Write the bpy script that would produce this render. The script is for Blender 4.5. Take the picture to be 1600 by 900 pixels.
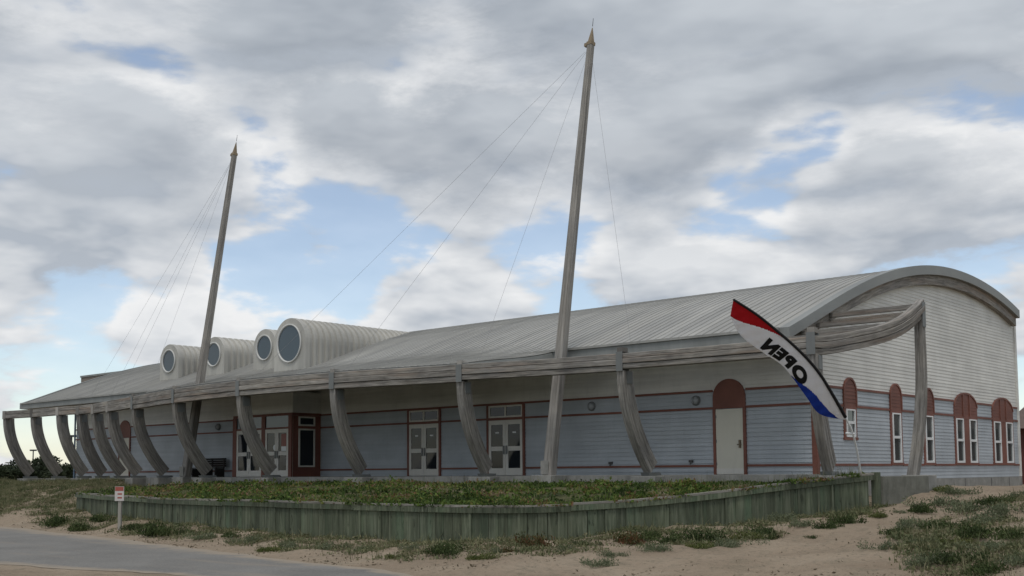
import bpy, bmesh, math, random
import numpy as np
from mathutils import Vector, Matrix
random.seed(7); rng = np.random.default_rng(11)
for o in list(bpy.data.objects): bpy.data.objects.remove(o)
S = bpy.context.scene
COL = S.collection
rad = math.radians

# ------------------------------------------------------------------ camera
F, YAW, PIT, ROL, PY = 1749.75, 0.7234, 0.0783, -0.0074, 600.0     # pixels / radians, photo 1600x900
CAM = np.array([15.864, -32.136, 0.141])
_f = np.array([-math.sin(YAW)*math.cos(PIT), math.cos(YAW)*math.cos(PIT), math.sin(PIT)])
_r = np.array([math.cos(YAW), math.sin(YAW), 0.0]); _u = np.cross(_r, _f)
_r, _u = math.cos(ROL)*_r + math.sin(ROL)*_u, -math.sin(ROL)*_r + math.cos(ROL)*_u
cd = bpy.data.cameras.new('camera'); cam = bpy.data.objects.new('camera', cd); COL.objects.link(cam)
cam.matrix_world = Matrix(((_r[0], _u[0], -_f[0], CAM[0]), (_r[1], _u[1], -_f[1], CAM[1]), (_r[2], _u[2], -_f[2], CAM[2]), (0, 0, 0, 1)))
cd.sensor_fit = 'HORIZONTAL'; cd.sensor_width = 36.0; cd.lens = 36.0*F/1600.0; cd.shift_y = (PY-450.0)/1600.0
cd.clip_start = 0.1; cd.clip_end = 9000.0
S.camera = cam
def ray(x, y): return (x-800)/F*_r - (y-PY)/F*_u + _f
def onY(x, y, Y=0): d = ray(x, y); return CAM + d*(Y-CAM[1])/d[1]
def onX(x, y, X=0): d = ray(x, y); return CAM + d*(X-CAM[0])/d[0]
def dep(x, y, D): return CAM + ray(x, y)*D

# ------------------------------------------------------------------ sky, sun, exposure
SUN_EL, SUN_AZ = rad(66), rad(152)          # azimuth: clockwise from +Y
SKY_STRENGTH = 0.1
wd = bpy.data.worlds.new('World'); S.world = wd; wd.use_nodes = True
nt = wd.node_tree; N = nt.nodes; L = nt.links
N.clear()
def wn(t, **k):
    n = N.new(t)
    for a, v in k.items(): setattr(n, a, v)
    return n
def wmath(op, a, b=None, clamp=False):
    n = N.new('ShaderNodeMath'); n.operation = op; n.use_clamp = clamp
    for i, v in enumerate((a, b)):
        if v is None: continue
        if isinstance(v, (int, float)): n.inputs[i].default_value = v
        else: L.new(v, n.inputs[i])
    return n.outputs[0]
def wvec(op, a, b=None):
    n = N.new('ShaderNodeVectorMath'); n.operation = op
    for i, v in enumerate((a, b)):
        if v is None: continue
        if isinstance(v, tuple): n.inputs[i].default_value = v
        else: L.new(v, n.inputs[i])
    return n
def wmap(v, f0, f1, t0, t1, smooth=True):
    n = N.new('ShaderNodeMapRange'); n.interpolation_type = 'SMOOTHSTEP' if smooth else 'LINEAR'
    L.new(v, n.inputs[0])
    for i, x in enumerate((f0, f1, t0, t1)): n.inputs[1+i].default_value = x
    return n.outputs[0]
def wnoise(vec, scale, detail, rough, dist=0.0):
    n = N.new('ShaderNodeTexNoise'); L.new(vec, n.inputs['Vector'])
    n.inputs['Scale'].default_value = scale; n.inputs['Detail'].default_value = detail
    n.inputs['Roughness'].default_value = rough; n.inputs['Distortion'].default_value = dist
    return n.outputs[0]
def wmix(fac, a, b):
    n = N.new('ShaderNodeMix'); n.data_type = 'RGBA'
    if isinstance(fac, (int, float)): n.inputs[0].default_value = fac
    else: L.new(fac, n.inputs[0])
    for i, v in ((6, a), (7, b)):
        if isinstance(v, tuple): n.inputs[i].default_value = (*v, 1)
        else: L.new(v, n.inputs[i])
    return n.outputs[2]
LOBES = [(480, 340, 0.09, -0.07), (400, 450, 0.06, -0.06), (610, 380, 0.07, -0.05), (1255, 215, 0.05, -0.16), (1160, 315, 0.055, -0.09), (5, 270, 0.035, -0.12), (860, 430, 0.05, -0.05), (90, 545, 0.07, -0.06), (560, 300, 0.05, -0.05),
         (505, 395, 0.03, 0.13), (130, 380, 0.09, 0.07), (250, 320, 0.06, 0.05), (30, 470, 0.05, 0.06), (230, 540, 0.04, 0.07), (620, 475, 0.05, 0.10), (1050, 370, 0.10, 0.08), (720, 270, 0.09, 0.07), (1430, 330, 0.18, 0.09), (300, 180, 0.2, 0.07),
         (720, 420, 0.04, 0.07), (1150, 100, 0.2, 0.08), (700, 80, 0.2, 0.08), (500, 60, 0.12, 0.08), (560, 470, 0.03, -0.05), (800, 460, 0.05, 0.06)]
tc = wn('ShaderNodeTexCoord'); gen = tc.outputs['Generated']
sep = wn('ShaderNodeSeparateXYZ'); L.new(gen, sep.inputs[0])
zz = wmath('ADD', wmath('MAXIMUM', sep.outputs[2], 0.0), 0.42)
comb = wn('ShaderNodeCombineXYZ')
L.new(wmath('DIVIDE', sep.outputs[0], zz), comb.inputs[0]); L.new(wmath('DIVIDE', sep.outputs[1], zz), comb.inputs[1])
L.new(wmath('MULTIPLY', sep.outputs[2], 3.0), comb.inputs[2])
pv = wvec('ADD', comb.outputs[0], (5.3, 2.9, 0.4)).outputs[0]
sunv = (0.018, -0.026, 0.065)
pv_up = wvec('ADD', pv, sunv).outputs[0]
big = wnoise(pv, 1.35, 2.0, 0.5)
det = wnoise(pv, 3.7, 9.0, 0.56, 0.12)
det_up = wnoise(pv_up, 3.7, 4.0, 0.52, 0.12)
det_lo = wnoise(pv, 3.7, 4.0, 0.52, 0.12)
tone = wnoise(wvec('ADD', comb.outputs[0], (1.7, 9.2, 3.3)).outputs[0], 1.7, 5.0, 0.55, 0.3)
cov = wmath('ADD', wmath('MULTIPLY', big, 0.35), wmath('MULTIPLY', det, 1.0))
# cloud cover thins towards the horizon
cov = wmath('ADD', cov, wmap(sep.outputs[2], 0.05, 0.36, -0.03, 0.075, False))
def lobe(px, py, width, amp):
    d = ray(px, py); d = d/np.linalg.norm(d)
    dt = wvec('DOT_PRODUCT', gen, tuple(d)).outputs['Value']
    return wmath('MULTIPLY', wmap(dt, math.cos(width), 1.0, 0.0, 1.0), amp)
# breaks and banks of cloud in the directions where the photograph shows them
for a in LOBES: cov = wmath('ADD', cov, lobe(*a))
mask = wmap(cov, 0.60, 0.70, 0.0, 1.0)
thick = wmap(cov, 0.68, 0.86, 0.0, 1.0)
rim = wmath('ADD', wmath('MULTIPLY', wmath('SUBTRACT', det_lo, det_up), 4.4), 0.5, True)
lowf = wmap(sep.outputs[2], 0.12, 0.36, 1.0, 0.0)
bright = wmix(rim, (4.0, 4.4, 4.95), (7.9, 7.95, 8.0))
lit = wmath('MULTIPLY', lowf, 0.7)
grey = wmix(wmath('ADD', wmath('MULTIPLY', rim, 0.45), wmap(tone, 0.36, 0.62, 0.0, 0.55)), (2.55, 2.9, 3.4), (5.1, 5.45, 5.85))
cloud = wmix(wmath('MULTIPLY', thick, wmath('SUBTRACT', 1.0, lit)), bright, grey)
sky = wn('ShaderNodeTexSky', sky_type='NISHITA', sun_disc=False)
sky.sun_elevation = SUN_EL; sky.sun_rotation = SUN_AZ; sky.altitude = 0; sky.air_density = 1.0; sky.dust_density = 0.35; sky.ozone_density = 1.2
hs = wn('ShaderNodeHueSaturation'); hs.inputs['Saturation'].default_value = 0.82; hs.inputs['Value'].default_value = 1.3
L.new(sky.outputs[0], hs.inputs['Color'])
veil = wmix(wmath('ADD', wmath('MULTIPLY', mask, 0.86), 0.13), hs.outputs[0], cloud)
bg = wn('ShaderNodeBackground'); bg.inputs[1].default_value = SKY_STRENGTH
L.new(veil, bg.inputs[0])
wo = wn('ShaderNodeOutputWorld'); L.new(bg.outputs[0], wo.inputs[0])
sl = bpy.data.lights.new('sun', 'SUN'); sl.energy = 1.4; sl.angle = rad(18); sl.color = (1.0, 0.96, 0.9)
so = bpy.data.objects.new('sun', sl); COL.objects.link(so)
sd = Vector((math.sin(SUN_AZ)*math.cos(SUN_EL), math.cos(SUN_AZ)*math.cos(SUN_EL), math.sin(SUN_EL)))
so.rotation_euler = (-sd).to_track_quat('-Z', 'Y').to_euler(); so.location = (0, -20, 40)
S.render.engine = 'CYCLES'
S.view_settings.view_transform = 'Standard'; S.view_settings.look = 'None'; S.view_settings.gamma = 1.0
S.view_settings.use_curve_mapping = False; S.view_settings.exposure = 0.15

# ------------------------------------------------------------------ materials
class Mat:
    def __init__(s, name, rough=0.8, spec=0.3, metal=0.0):
        s.m = bpy.data.materials.new(name); s.m.use_nodes = True; s.t = s.m.node_tree
        s.b = s.t.nodes['Principled BSDF']
        s.b.inputs['Roughness'].default_value = rough; s.b.inputs['Specular IOR Level'].default_value = spec; s.b.inputs['Metallic'].default_value = metal
    def n(s, t, **k):
        q = s.t.nodes.new(t)
        for a, v in k.items(): setattr(q, a, v)
        return q
    def l(s, a, b): s.t.links.new(a, b)
    def coord(s, kind='Object', scale=(1, 1, 1), rnd=False):
        if kind == 'Position': o = s.n('ShaderNodeNewGeometry').outputs['Position']
        else: o = s.n('ShaderNodeTexCoord').outputs[kind]
        if rnd:
            r = s.n('ShaderNodeObjectInfo').outputs['Random']
            m = s.n('ShaderNodeMath', operation='MULTIPLY'); m.inputs[1].default_value = 37.0; s.l(r, m.inputs[0])
            a = s.n('ShaderNodeVectorMath', operation='ADD'); s.l(o, a.inputs[0]); s.l(m.outputs[0], a.inputs[1]); o = a.outputs[0]
        mp = s.n('ShaderNodeMapping'); mp.inputs['Scale'].default_value = scale; s.l(o, mp.inputs[0])
        return mp.outputs[0]
    def noise(s, vec, scale, detail=4, rough=0.55, dist=0):
        q = s.n('ShaderNodeTexNoise'); s.l(vec, q.inputs['Vector'])
        q.inputs['Scale'].default_value = scale; q.inputs['Detail'].default_value = detail; q.inputs['Roughness'].default_value = rough; q.inputs['Distortion'].default_value = dist
        return q.outputs[0]
    def ramp(s, fac, stops):
        q = s.n('ShaderNodeValToRGB'); s.l(fac, q.inputs[0]); e = q.color_ramp.elements
        while len(e) < len(stops): e.new(0.5)
        for i, (p, c) in enumerate(stops): e[i].position = p; e[i].color = (*c, 1)
        return q.outputs[0]
    def mix(s, fac, a, b, mode='MIX'):
        q = s.n('ShaderNodeMix', data_type='RGBA', blend_type=mode)
        for i, v in ((0, fac), (6, a), (7, b)):
            if isinstance(v, (int, float)): q.inputs[i].default_value = v
            elif isinstance(v, tuple): q.inputs[i].default_value = (*v, 1)
            else: s.l(v, q.inputs[i])
        return q.outputs[2]
    def rng(s, v, a, b, c, d):
        q = s.n('ShaderNodeMapRange'); s.l(v, q.inputs[0])
        for i, x in enumerate((a, b, c, d)): q.inputs[1+i].default_value = x
        return q.outputs[0]
    def color(s, c):
        if isinstance(c, tuple): s.b.inputs['Base Color'].default_value = (*c, 1)
        else: s.l(c, s.b.inputs['Base Color'])
        return s
    def bump(s, h, strength=0.3, dist=0.02):
        q = s.n('ShaderNodeBump'); q.inputs['Strength'].default_value = strength; q.inputs['Distance'].default_value = dist
        s.l(h, q.inputs['Height']); s.l(q.outputs[0], s.b.inputs['Normal']); return s
    def roughmap(s, v): s.l(v, s.b.inputs['Roughness']); return s

def wood(name, dark, mid, light, kind='UV', sc=(1.2, 14, 1), warm=None, var=(0.84, 1.08)):
    M = Mat(name, 0.85, 0.2); v = M.coord(kind, sc, True); n1 = M.noise(v, 1.0, 7, 0.62, 0.6)
    n2 = M.noise(M.coord(kind, tuple(x*0.25 for x in sc), True), 1.0, 3, 0.5)
    c = M.ramp(n1, [(0.25, dark), (0.5, mid), (0.78, light)])
    if warm: c = M.mix(M.rng(n2, 0.52, 0.75, 0, 0.75), c, warm)
    blotch = M.noise(M.coord('Position', (1, 1, 1)), 0.9, 4, 0.6)
    c = M.mix(1.0, c, M.ramp(blotch, [(0.3, (0.78, 0.78, 0.8)), (0.7, (1.1, 1.08, 1.04))]), 'MULTIPLY')
    rn = M.n('ShaderNodeObjectInfo').outputs['Random']
    c = M.mix(1.0, c, M.ramp(rn, [(0, (var[0],)*3), (1, (var[1],)*3)]), 'MULTIPLY')
    ck = M.noise(M.coord(kind, tuple(x*k for x, k in zip(sc, (0.5, 2.2, 2.2))), True), 1.0, 5, 0.7, 0.3)
    c = M.mix(M.rng(ck, 0.60, 0.66, 0, 0.75), c, tuple(x*0.45 for x in dark))
    M.color(c); M.bump(n1, 0.7, 0.03); return M.m
W_BEAM = wood('weathered_timber', (0.085, 0.077, 0.068), (0.25, 0.236, 0.215), (0.42, 0.40, 0.37), warm=(0.27, 0.19, 0.135))
W_RIB = wood('weathered_laminated_timber', (0.115, 0.107, 0.097), (0.26, 0.248, 0.228), (0.42, 0.405, 0.378))
W_MAST = wood('weathered_mast_timber', (0.11, 0.102, 0.093), (0.25, 0.238, 0.22), (0.41, 0.395, 0.37), sc=(0.6, 12, 1))
W_PLANK = wood('mossy_plank_timber', (0.042, 0.05, 0.033), (0.102, 0.120, 0.082), (0.195, 0.212, 0.158), 'Object', (12, 12, 0.8), (0.075, 0.115, 0.072), var=(0.72, 1.3))
W_CAP = wood('bleached_cap_timber', (0.11, 0.105, 0.09), (0.23, 0.22, 0.195), (0.35, 0.34, 0.31))
W_DARK = wood('dark_bench_timber', (0.015, 0.014, 0.013), (0.035, 0.032, 0.03), (0.06, 0.055, 0.05), 'Object', (2, 12, 12))

def paint(name, col, var=0.12, rough=0.6, fine=None, dirt=0.25, course=False):
    M = Mat(name, rough, 0.35); p = M.coord('Position')
    n = M.noise(p, 0.7, 5, 0.6); n2 = M.noise(M.coord('Position', (3, 3, 0.35)), 2.2, 5, 0.6)
    d = tuple(max(0, x*(1-var)) for x in col); b = tuple(min(1, x*(1+var)) for x in col)
    c = M.ramp(n, [(0.3, d), (0.7, b)])
    g = tuple(x*0.55 for x in col)
    if course:
        bn = M.noise(M.coord('Position', (0.22, 0.22, 7.3)), 1.0, 2, 0.5)
        c = M.mix(1.0, c, M.ramp(bn, [(0.36, (0.92, 0.92, 0.92)), (0.64, (1.04, 1.04, 1.04))]), 'MULTIPLY')
    c = M.mix(M.rng(n2, 0.55, 0.8, 0, dirt), c, g)
    M.color(c); M.bump(M.noise(p, 30, 3), 0.08, 0.01); return M.m
P_LIGHT = paint('pale_grey_clapboard_paint', (0.62, 0.61, 0.57), course=True)
P_BLUE = paint('pale_blue_clapboard_paint', (0.37, 0.40, 0.425), course=True)
P_RED = paint('oxide_red_trim_paint', (0.165, 0.064, 0.045), 0.25)
P_WHITE = paint('white_door_paint', (0.60, 0.58, 0.53), 0.06)
P_CREAM = paint('cream_door_paint', (0.56, 0.54, 0.46), 0.06)
P_VINYL = paint('white_vinyl_frame', (0.68, 0.69, 0.69), 0.04, 0.4)
P_PORT = paint('porthole_rim', (0.55, 0.55, 0.53), 0.05, 0.5)
P_SOFFIT = paint('soffit_paint', (0.30, 0.30, 0.28))
def metal(name, col, streak=(0.25, 1.5, 0.25)):
    M = Mat(name, 0.55, 0.3, 0.1); n = M.noise(M.coord('Position', (1.6, 0.22, 0.22)), 1.0, 6, 0.62); n2 = M.noise(M.coord('Position'), 0.16, 4, 0.6)
    c = M.ramp(n, [(0.3, tuple(x*0.76 for x in col)), (0.7, tuple(min(1, x*1.14) for x in col))])
    c = M.mix(M.rng(n2, 0.45, 0.7, 0, 0.4), c, tuple(x*0.7 for x in col))
    rn = M.n('ShaderNodeObjectInfo').outputs['Random']
    c = M.mix(1.0, c, M.ramp(rn, [(0, (0.95, 0.95, 0.96)), (1, (1.04, 1.03, 1.02))]), 'MULTIPLY')
    M.color(c); M.roughmap(M.rng(n, 0.3, 0.7, 0.5, 0.72)); return M.m
M_ROOF = metal('galvanised_roof_metal', (0.33, 0.328, 0.308))
M_FASC = metal('roof_fascia_metal', (0.265, 0.275, 0.265))
M_DORM = metal('ribbed_dormer_metal', (0.46, 0.45, 0.41))
M_STEEL = paint('galvanised_steel_bracket', (0.16, 0.168, 0.165), 0.15, 0.55)
M_DARK = paint('dark_metal', (0.05, 0.05, 0.05), 0.2, 0.45)
M_CABLE = paint('steel_cable', (0.26, 0.26, 0.27), 0.1, 0.4)
M_TIP = paint('brass_mast_tip', (0.22, 0.17, 0.11), 0.3, 0.6)
M_HANDLE = paint('bronze_handle', (0.14, 0.11, 0.07), 0.2, 0.4)
def glass(name, c=(0.012, 0.016, 0.02), rough=0.06, spec=0.32):
    M = Mat(name, rough, spec); M.color(c); M.bump(M.noise(M.coord('Position'), 0.9, 2), 0.05, 0.1); return M.m
G_DARK = glass('dark_window_glass'); G_WIN = glass('side_window_glass', (0.05, 0.062, 0.062), 0.08, 0.6); G_PORT = glass('porthole_glass', (0.05, 0.068, 0.082), 0.12, 0.5)
G_LAMP = paint('lamp_glass', (0.30, 0.32, 0.33), 0.08, 0.2)
def concrete(name, col):
    M = Mat(name, 0.9, 0.2); p = M.coord('Position'); n = M.noise(p, 2.2, 7, 0.65); n2 = M.noise(M.coord('Position', (2, 2, 0.4)), 3, 4)
    c = M.ramp(n, [(0.3, tuple(x*0.7 for x in col)), (0.7, tuple(x*1.15 for x in col))])
    c = M.mix(M.rng(n2, 0.5, 0.75, 0, 0.5), c, tuple(x*0.5 for x in col))
    M.color(c); M.bump(M.noise(p, 18, 4), 0.3, 0.02); return M.m
M_CONC = concrete('grey_concrete', (0.27, 0.265, 0.245)); M_MOSSY = concrete('mossy_concrete', (0.17, 0.17, 0.145))

# ------------------------------------------------------------------ mesh helpers
def link(o, parent=None):
    COL.objects.link(o)
    if parent is not None: o.parent = parent
    return o
def tag(o, label=None, cat=None, group=None, kind=None):
    if label: o['label'] = label
    if cat: o['category'] = cat
    if group: o['group'] = group
    if kind: o['kind'] = kind
    return o
def empty(name, loc=(0, 0, 0), rz=0, label=None, cat=None, group=None):
    o = bpy.data.objects.new(name, None); o.location = loc; o.rotation_euler = (0, 0, rz); o.empty_display_size = 0.2
    link(o); return tag(o, label, cat, group, 'thing')
class MB:
    def __init__(s): s.v = []; s.f = []; s.uv = []
    def quad(s, a, b, c, d):
        i = len(s.v); s.v += [a, b, c, d]; s.f.append((i, i+1, i+2, i+3)); s.uv.append(None)
    def box(s, x0, x1, y0, y1, z0, z1, xf=None):
        p = [(x0, y0, z0), (x1, y0, z0), (x1, y1, z0), (x0, y1, z0), (x0, y0, z1), (x1, y0, z1), (x1, y1, z1), (x0, y1, z1)]
        if xf: p = [xf(q) for q in p]
        i = len(s.v); s.v += p
        s.f += [tuple(i+k for k in q) for q in ((0, 3, 2, 1), (4, 5, 6, 7), (0, 1, 5, 4), (1, 2, 6, 5), (2, 3, 7, 6), (3, 0, 4, 7))]
        s.uv += [None]*6
        return s
    def prism(s, pts, ax, a0, a1):
        """polygon pts (2D) extruded along axis ax from a0 to a1; polygon counter-clockwise"""
        n = len(pts); i = len(s.v)
        def mk(p, a): return {0: (a, p[0], p[1]), 1: (p[0], a, p[1]), 2: (p[0], p[1], a)}[ax]
        s.v += [mk(p, a0) for p in pts] + [mk(p, a1) for p in pts]
        s.f += [tuple(i+k for k in range(n))[::-1], tuple(i+n+k for k in range(n))]
        s.f += [(i+k, i+(k+1) % n, i+n+(k+1) % n, i+n+k) for k in range(n)]
        s.uv += [None]*(n+2); return s
    def sweep(s, rings, cap=True, closed=True, u=None):
        """rings: list of lists of points; uv u along, v around"""
        n = len(rings[0]); i0 = len(s.v)
        U = [0]
        for a, b in zip(rings, rings[1:]): U.append(U[-1] + (Vector(b[0])-Vector(a[0])).length)
        V = [0]
        for k in range(n): V.append(V[-1] + (Vector(rings[0][(k+1) % n])-Vector(rings[0][k])).length)
        for rg in rings: s.v += [tuple(p) for p in rg]
        kk = n if closed else n-1
        for j in range(len(rings)-1):
            for k in range(kk):
                s.f.append((i0+j*n+k, i0+j*n+(k+1) % n, i0+(j+1)*n+(k+1) % n, i0+(j+1)*n+k))
                s.uv.append([(U[j], V[k]), (U[j], V[k+1]), (U[j+1], V[k+1]), (U[j+1], V[k])])
        if cap and closed:
            s.f.append(tuple(i0+k for k in range(n))[::-1]); s.uv.append(None)
            s.f.append(tuple(i0+(len(rings)-1)*n+k for k in range(n))); s.uv.append(None)
        return s
    def cyl(s, c0, c1, r0, r1, n=12):
        c0 = Vector(c0); c1 = Vector(c1); d = (c1-c0).normalized()
        a = d.orthogonal().normalized(); b = d.cross(a)
        ring = lambda c, r: [c + a*(r*math.cos(2*math.pi*k/n)) + b*(r*math.sin(2*math.pi*k/n)) for k in range(n)]
        return s.sweep([ring(c0, r0), ring(c1, r1)])
    def data(s, name, mat, smooth=False):
        me = bpy.data.meshes.new(name); me.from_pydata([tuple(map(float, p)) for p in s.v], [], s.f)
        if any(q is not None for q in s.uv):
            uvl = me.uv_layers.new(name='UVMap'); k = 0
            for q, f in zip(s.uv, s.f):
                for j in range(len(f)):
                    if q is not None: uvl.data[k].uv = q[j]
                    k += 1
        me.materials.append(mat)
        bm = bmesh.new(); bm.from_mesh(me); bmesh.ops.recalc_face_normals(bm, faces=bm.faces); bm.to_mesh(me); bm.free()
        if smooth: me.polygons.foreach_set('use_smooth', [True]*len(me.polygons))
        return me
    def build(s, name, mat, parent=None, smooth=False, bevel=0):
        o = bpy.data.objects.new(name, s.data(name, mat, smooth)); link(o, parent)
        if bevel:
            b = o.modifiers.new('bevel', 'BEVEL'); b.width = bevel; b.segments = 2; b.limit_method = 'ANGLE'
        return o
def fast_mesh(name, V, Q, mat, rnd=None):
    """V (n,3) Q (m,4) arrays"""
    me = bpy.data.meshes.new(name); V = np.asarray(V, np.float32); Q = np.asarray(Q, np.int32); k = Q.shape[1]
    me.vertices.add(len(V)); me.vertices.foreach_set('co', V.ravel())
    me.loops.add(Q.size); me.loops.foreach_set('vertex_index', Q.ravel())
    me.polygons.add(len(Q)); me.polygons.foreach_set('loop_start', np.arange(0, Q.size, k, dtype=np.int32)); me.polygons.foreach_set('loop_total', np.full(len(Q), k, np.int32))
    if rnd is not None:
        at = me.attributes.new('rnd', 'FLOAT', 'FACE'); at.data.foreach_set('value', np.asarray(rnd, np.float32))
    me.update(calc_edges=True); me.materials.append(mat)
    return me

# ------------------------------------------------------------------ terrain
ROADPTS_FAR = [(-120, 3.0), (-60, -7.0), (-40, -11.0), (-26.7, -13.1), (-14.4, -14.9), (-5.8, -16.5), (-0.7, -17.3), (3.5, -18.7), (8, -21.5), (12, -26), (15, -33), (16, -45), (16, -70)]
ROADPTS_NEAR = [(-120, -8.0), (-60, -16.5), (-40, -19.5), (-26.7, -21.6), (-15.5, -22.0), (-8.7, -21.2), (-3.5, -20.3), (0.5, -20.9), (4, -23.6), (6.5, -28), (8.5, -34), (9, -45), (9, -70)]
WALL = [(-28.1, -9.33, -0.58), (-23.2, -10.5, -0.61), (-18.4, -11.5, -0.63), (-14.6, -12.2, -0.62), (-11.34, -12.6, -0.62), (-8.4, -12.65, -0.63), (-5.93, -12.3, -0.65), (-4.0, -11.9, -0.67), (-2.3, -11.2, -0.67),
        (-1.2, -10.2, -0.63), (-0.35, -8.9, -0.56), (0.55, -7.1, -0.41), (1.3, -5.6, -0.25), (2.1, -3.85, -0.10), (2.75, -2.3, 0.03)]
WBASE = [-1.37, -1.42, -1.47, -1.55, -1.62, -1.63, -1.62, -1.60, -1.56, -1.48, -1.39, -1.25, -1.13, -1.0, -0.92]
CTRL = [(-60, -12, -1.76), (-40, -15.5, -1.76), (-27, -17, -1.76), (-14, -18.5, -1.76), (-6, -18.8, -1.76), (0, -19.2, -1.76), (5, -22, -1.76), (10, -28, -1.76), (12, -36, -1.76),
        (-26, -12.4, -1.68), (-20, -13.4, -1.68), (-14, -14.1, -1.7), (-6, -15, -1.7), (0, -15.3, -1.68), (4, -16.5, -1.7), (-32, -11.5, -1.62), (-40, -10.2, -1.6), (-50, -8.8, -1.6),
        (-20, -7, -1.1), (-10, -7, -1.2), (-3, -7, -1.2), (-26, -6, -1.0), (0.5, -3, -0.95),
        (-30, -9.6, -1.25), (-33, -8.6, -0.95), (-36, -6.2, -0.42), (-36, -4, -0.2), (-40, -4.6, -0.16), (-45, -5, -0.16), (-40, -2, -0.15), (-45, -2, -0.15), (-40, -6.3, -0.5), (-45, -6.6, -0.5), (-50, -6.5, -0.5), (-48, -2, -0.25), (-40, -8.2, -1.0), (-46, -8.2, -1.05), (-50, 0, -0.35), (-60, 0, -0.6), (-34, -6, -0.45), (-31, -7, -0.6),
        (3.1, 0.4, -0.52), (4, -2, -0.8), (4.6, -4, -1.0), (4.5, -6.5, -1.2), (4.5, -9.5, -1.42), (5, -13, -1.6), (8, -14.5, -1.6), (11, -16, -1.6), (3.2, 5, -0.5), (3, 12, -0.55), (3, 19, -0.6),
        (7.2, -3.5, -0.62), (7.5, 2, -0.5), (10, -5, -0.62), (9.2, -9, -1.1), (11, -12, -1.3), (13, -8, -0.8), (7, -7.5, -1.05), (12, 0, -0.5), (20, -10, -0.9), (25, 5, -0.6), (16, -32, -1.6), (20, -25, -1.5), (1.5, -12.5, -1.55),
        (-20, 30, -0.6), (10, 30, -0.6), (-60, 20, -0.7), (-80, 0, -0.8), (-100, 40, -0.8), (30, 40, -0.7), (-30, -32, -1.6), (-60, -30, -1.6), (0, -32, -1.7), (40, -40, -1.5), (-10, 60, -0.8), (-120, -30, -1.5)]
CTRL += [(w[0]+0.0, w[1]-0.35, b) for w, b in zip(WALL, WBASE)]
CTRL = np.array(CTRL, float)
def vnoise(x, y, seed=0):
    def h(i, j): 
        q = np.sin(i*127.1 + j*311.7 + seed*74.7)*43758.5453
        return q - np.floor(q)
    i = np.floor(x); j = np.floor(y); f = x-i; g = y-j; f = f*f*(3-2*f); g = g*g*(3-2*g)
    return (h(i, j)*(1-f)+h(i+1, j)*f)*(1-g) + (h(i, j+1)*(1-f)+h(i+1, j+1)*f)*g
def fbm(x, y, sc, oct=4, seed=0):
    r = 0; a = 0.5
    for k in range(oct): r = r + a*vnoise(x*sc+17.3*k, y*sc-9.1*k, seed+k); a *= 0.5; sc *= 2.1
    return r
def seg_dist(x, y, pts):
    best = np.full(np.shape(x), 1e9)
    for (ax, ay), (bx, by) in zip(pts, pts[1:]):
        dx, dy = bx-ax, by-ay; t = np.clip(((x-ax)*dx+(y-ay)*dy)/(dx*dx+dy*dy), 0, 1)
        best = np.minimum(best, np.hypot(x-ax-t*dx, y-ay-t*dy))
    return best
def in_poly(x, y, poly):
    c = np.zeros(np.shape(x), bool)
    for (ax, ay), (bx, by) in zip(poly, poly[1:]+poly[:1]):
        with np.errstate(divide='ignore', invalid='ignore'):
            t = ((ay > y) != (by > y)) & (x < (bx-ax)*(y-ay)/((by-ay) if by != ay else 1e-9)+ax)
        c ^= t
    return c
ROADPOLY = ROADPTS_FAR + ROADPTS_NEAR[::-1]
PATH = [(2.6, -17.2), (3.4, -13.5), (4.3, -10), (4.6, -6.5), (4.4, -3.5), (3.9, -1.2), (4.2, 1.5)]
def smooth_grid(pts, n):
    """Catmull-Rom through tuples"""
    P = [np.array(p, float) for p in pts]; P = [2*P[0]-P[1]] + P + [2*P[-1]-P[-2]]; out = []
    for i in range(1, len(P)-2):
        for k in range(n):
            t = k/n; a, b, c, d = P[i-1], P[i], P[i+1], P[i+2]
            out.append(0.5*((2*b)+(-a+c)*t+(2*a-5*b+4*c-d)*t*t+(-a+3*b-3*c+d)*t**3))
    out.append(P[-2]); return out
def terr(x, y):
    x = np.asarray(x, float); y = np.asarray(y, float)
    num = np.zeros(x.shape); den = np.zeros(x.shape)
    for cx, cy, cz in CTRL:
        w = 1.0/((x-cx)**2+(y-cy)**2+0.3)**1.6; num += w*cz; den += w
    z = num/den
    rd = np.where(in_poly(x, y, ROADPOLY), 0.0, np.minimum(seg_dist(x, y, ROADPTS_FAR), seg_dist(x, y, ROADPTS_NEAR)))
    k = np.clip(rd/1.6, 0, 1); k = k*k*(3-2*k)
    z = -1.765*(1-k) + z*k
    pd = np.clip(seg_dist(x, y, PATH)/1.3, 0, 1)
    hum = (fbm(x, y, 0.55, 3, 3)-0.45)*0.42*pd + (fbm(x, y, 2.6, 3, 9)-0.45)*0.2*(0.6+0.4*pd)
    near = np.clip(1-(np.hypot(x+10, y+10)-60)/60, 0, 1)
    z = z + hum*k*near + (fbm(x, y, 0.02, 3, 5)-0.45)*1.2*(1-near)
    foot = ((x > -35.5) & (x < 0.4) & (y > -3.2) & (y < 20)) | ((x > -46.3) & (x < 0) & (y > 0.1) & (y < 19))
    z = np.where(foot, np.minimum(z, -0.62), z)
    under = (x > -27.8) & (x < 2.6) & (y > -11.6) & (y < -2)
    und2 = in_poly(x, y, [(w[0], w[1]+0.6) for w in WALL]+[(0, -2), (-28, -2)])
    z = np.where(und2, np.minimum(z, -1.0), z)
    return z
def hit_ground(px, py, extra=None):
    d = ray(px, py); t = np.arange(9, 110, 0.05); P = CAM[None]+d[None]*t[:, None]
    h = terr(P[:, 0], P[:, 1]); i = np.argmax(P[:, 2] < h)
    return np.array([P[i, 0], P[i, 1], h[i]]), t[i]

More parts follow.
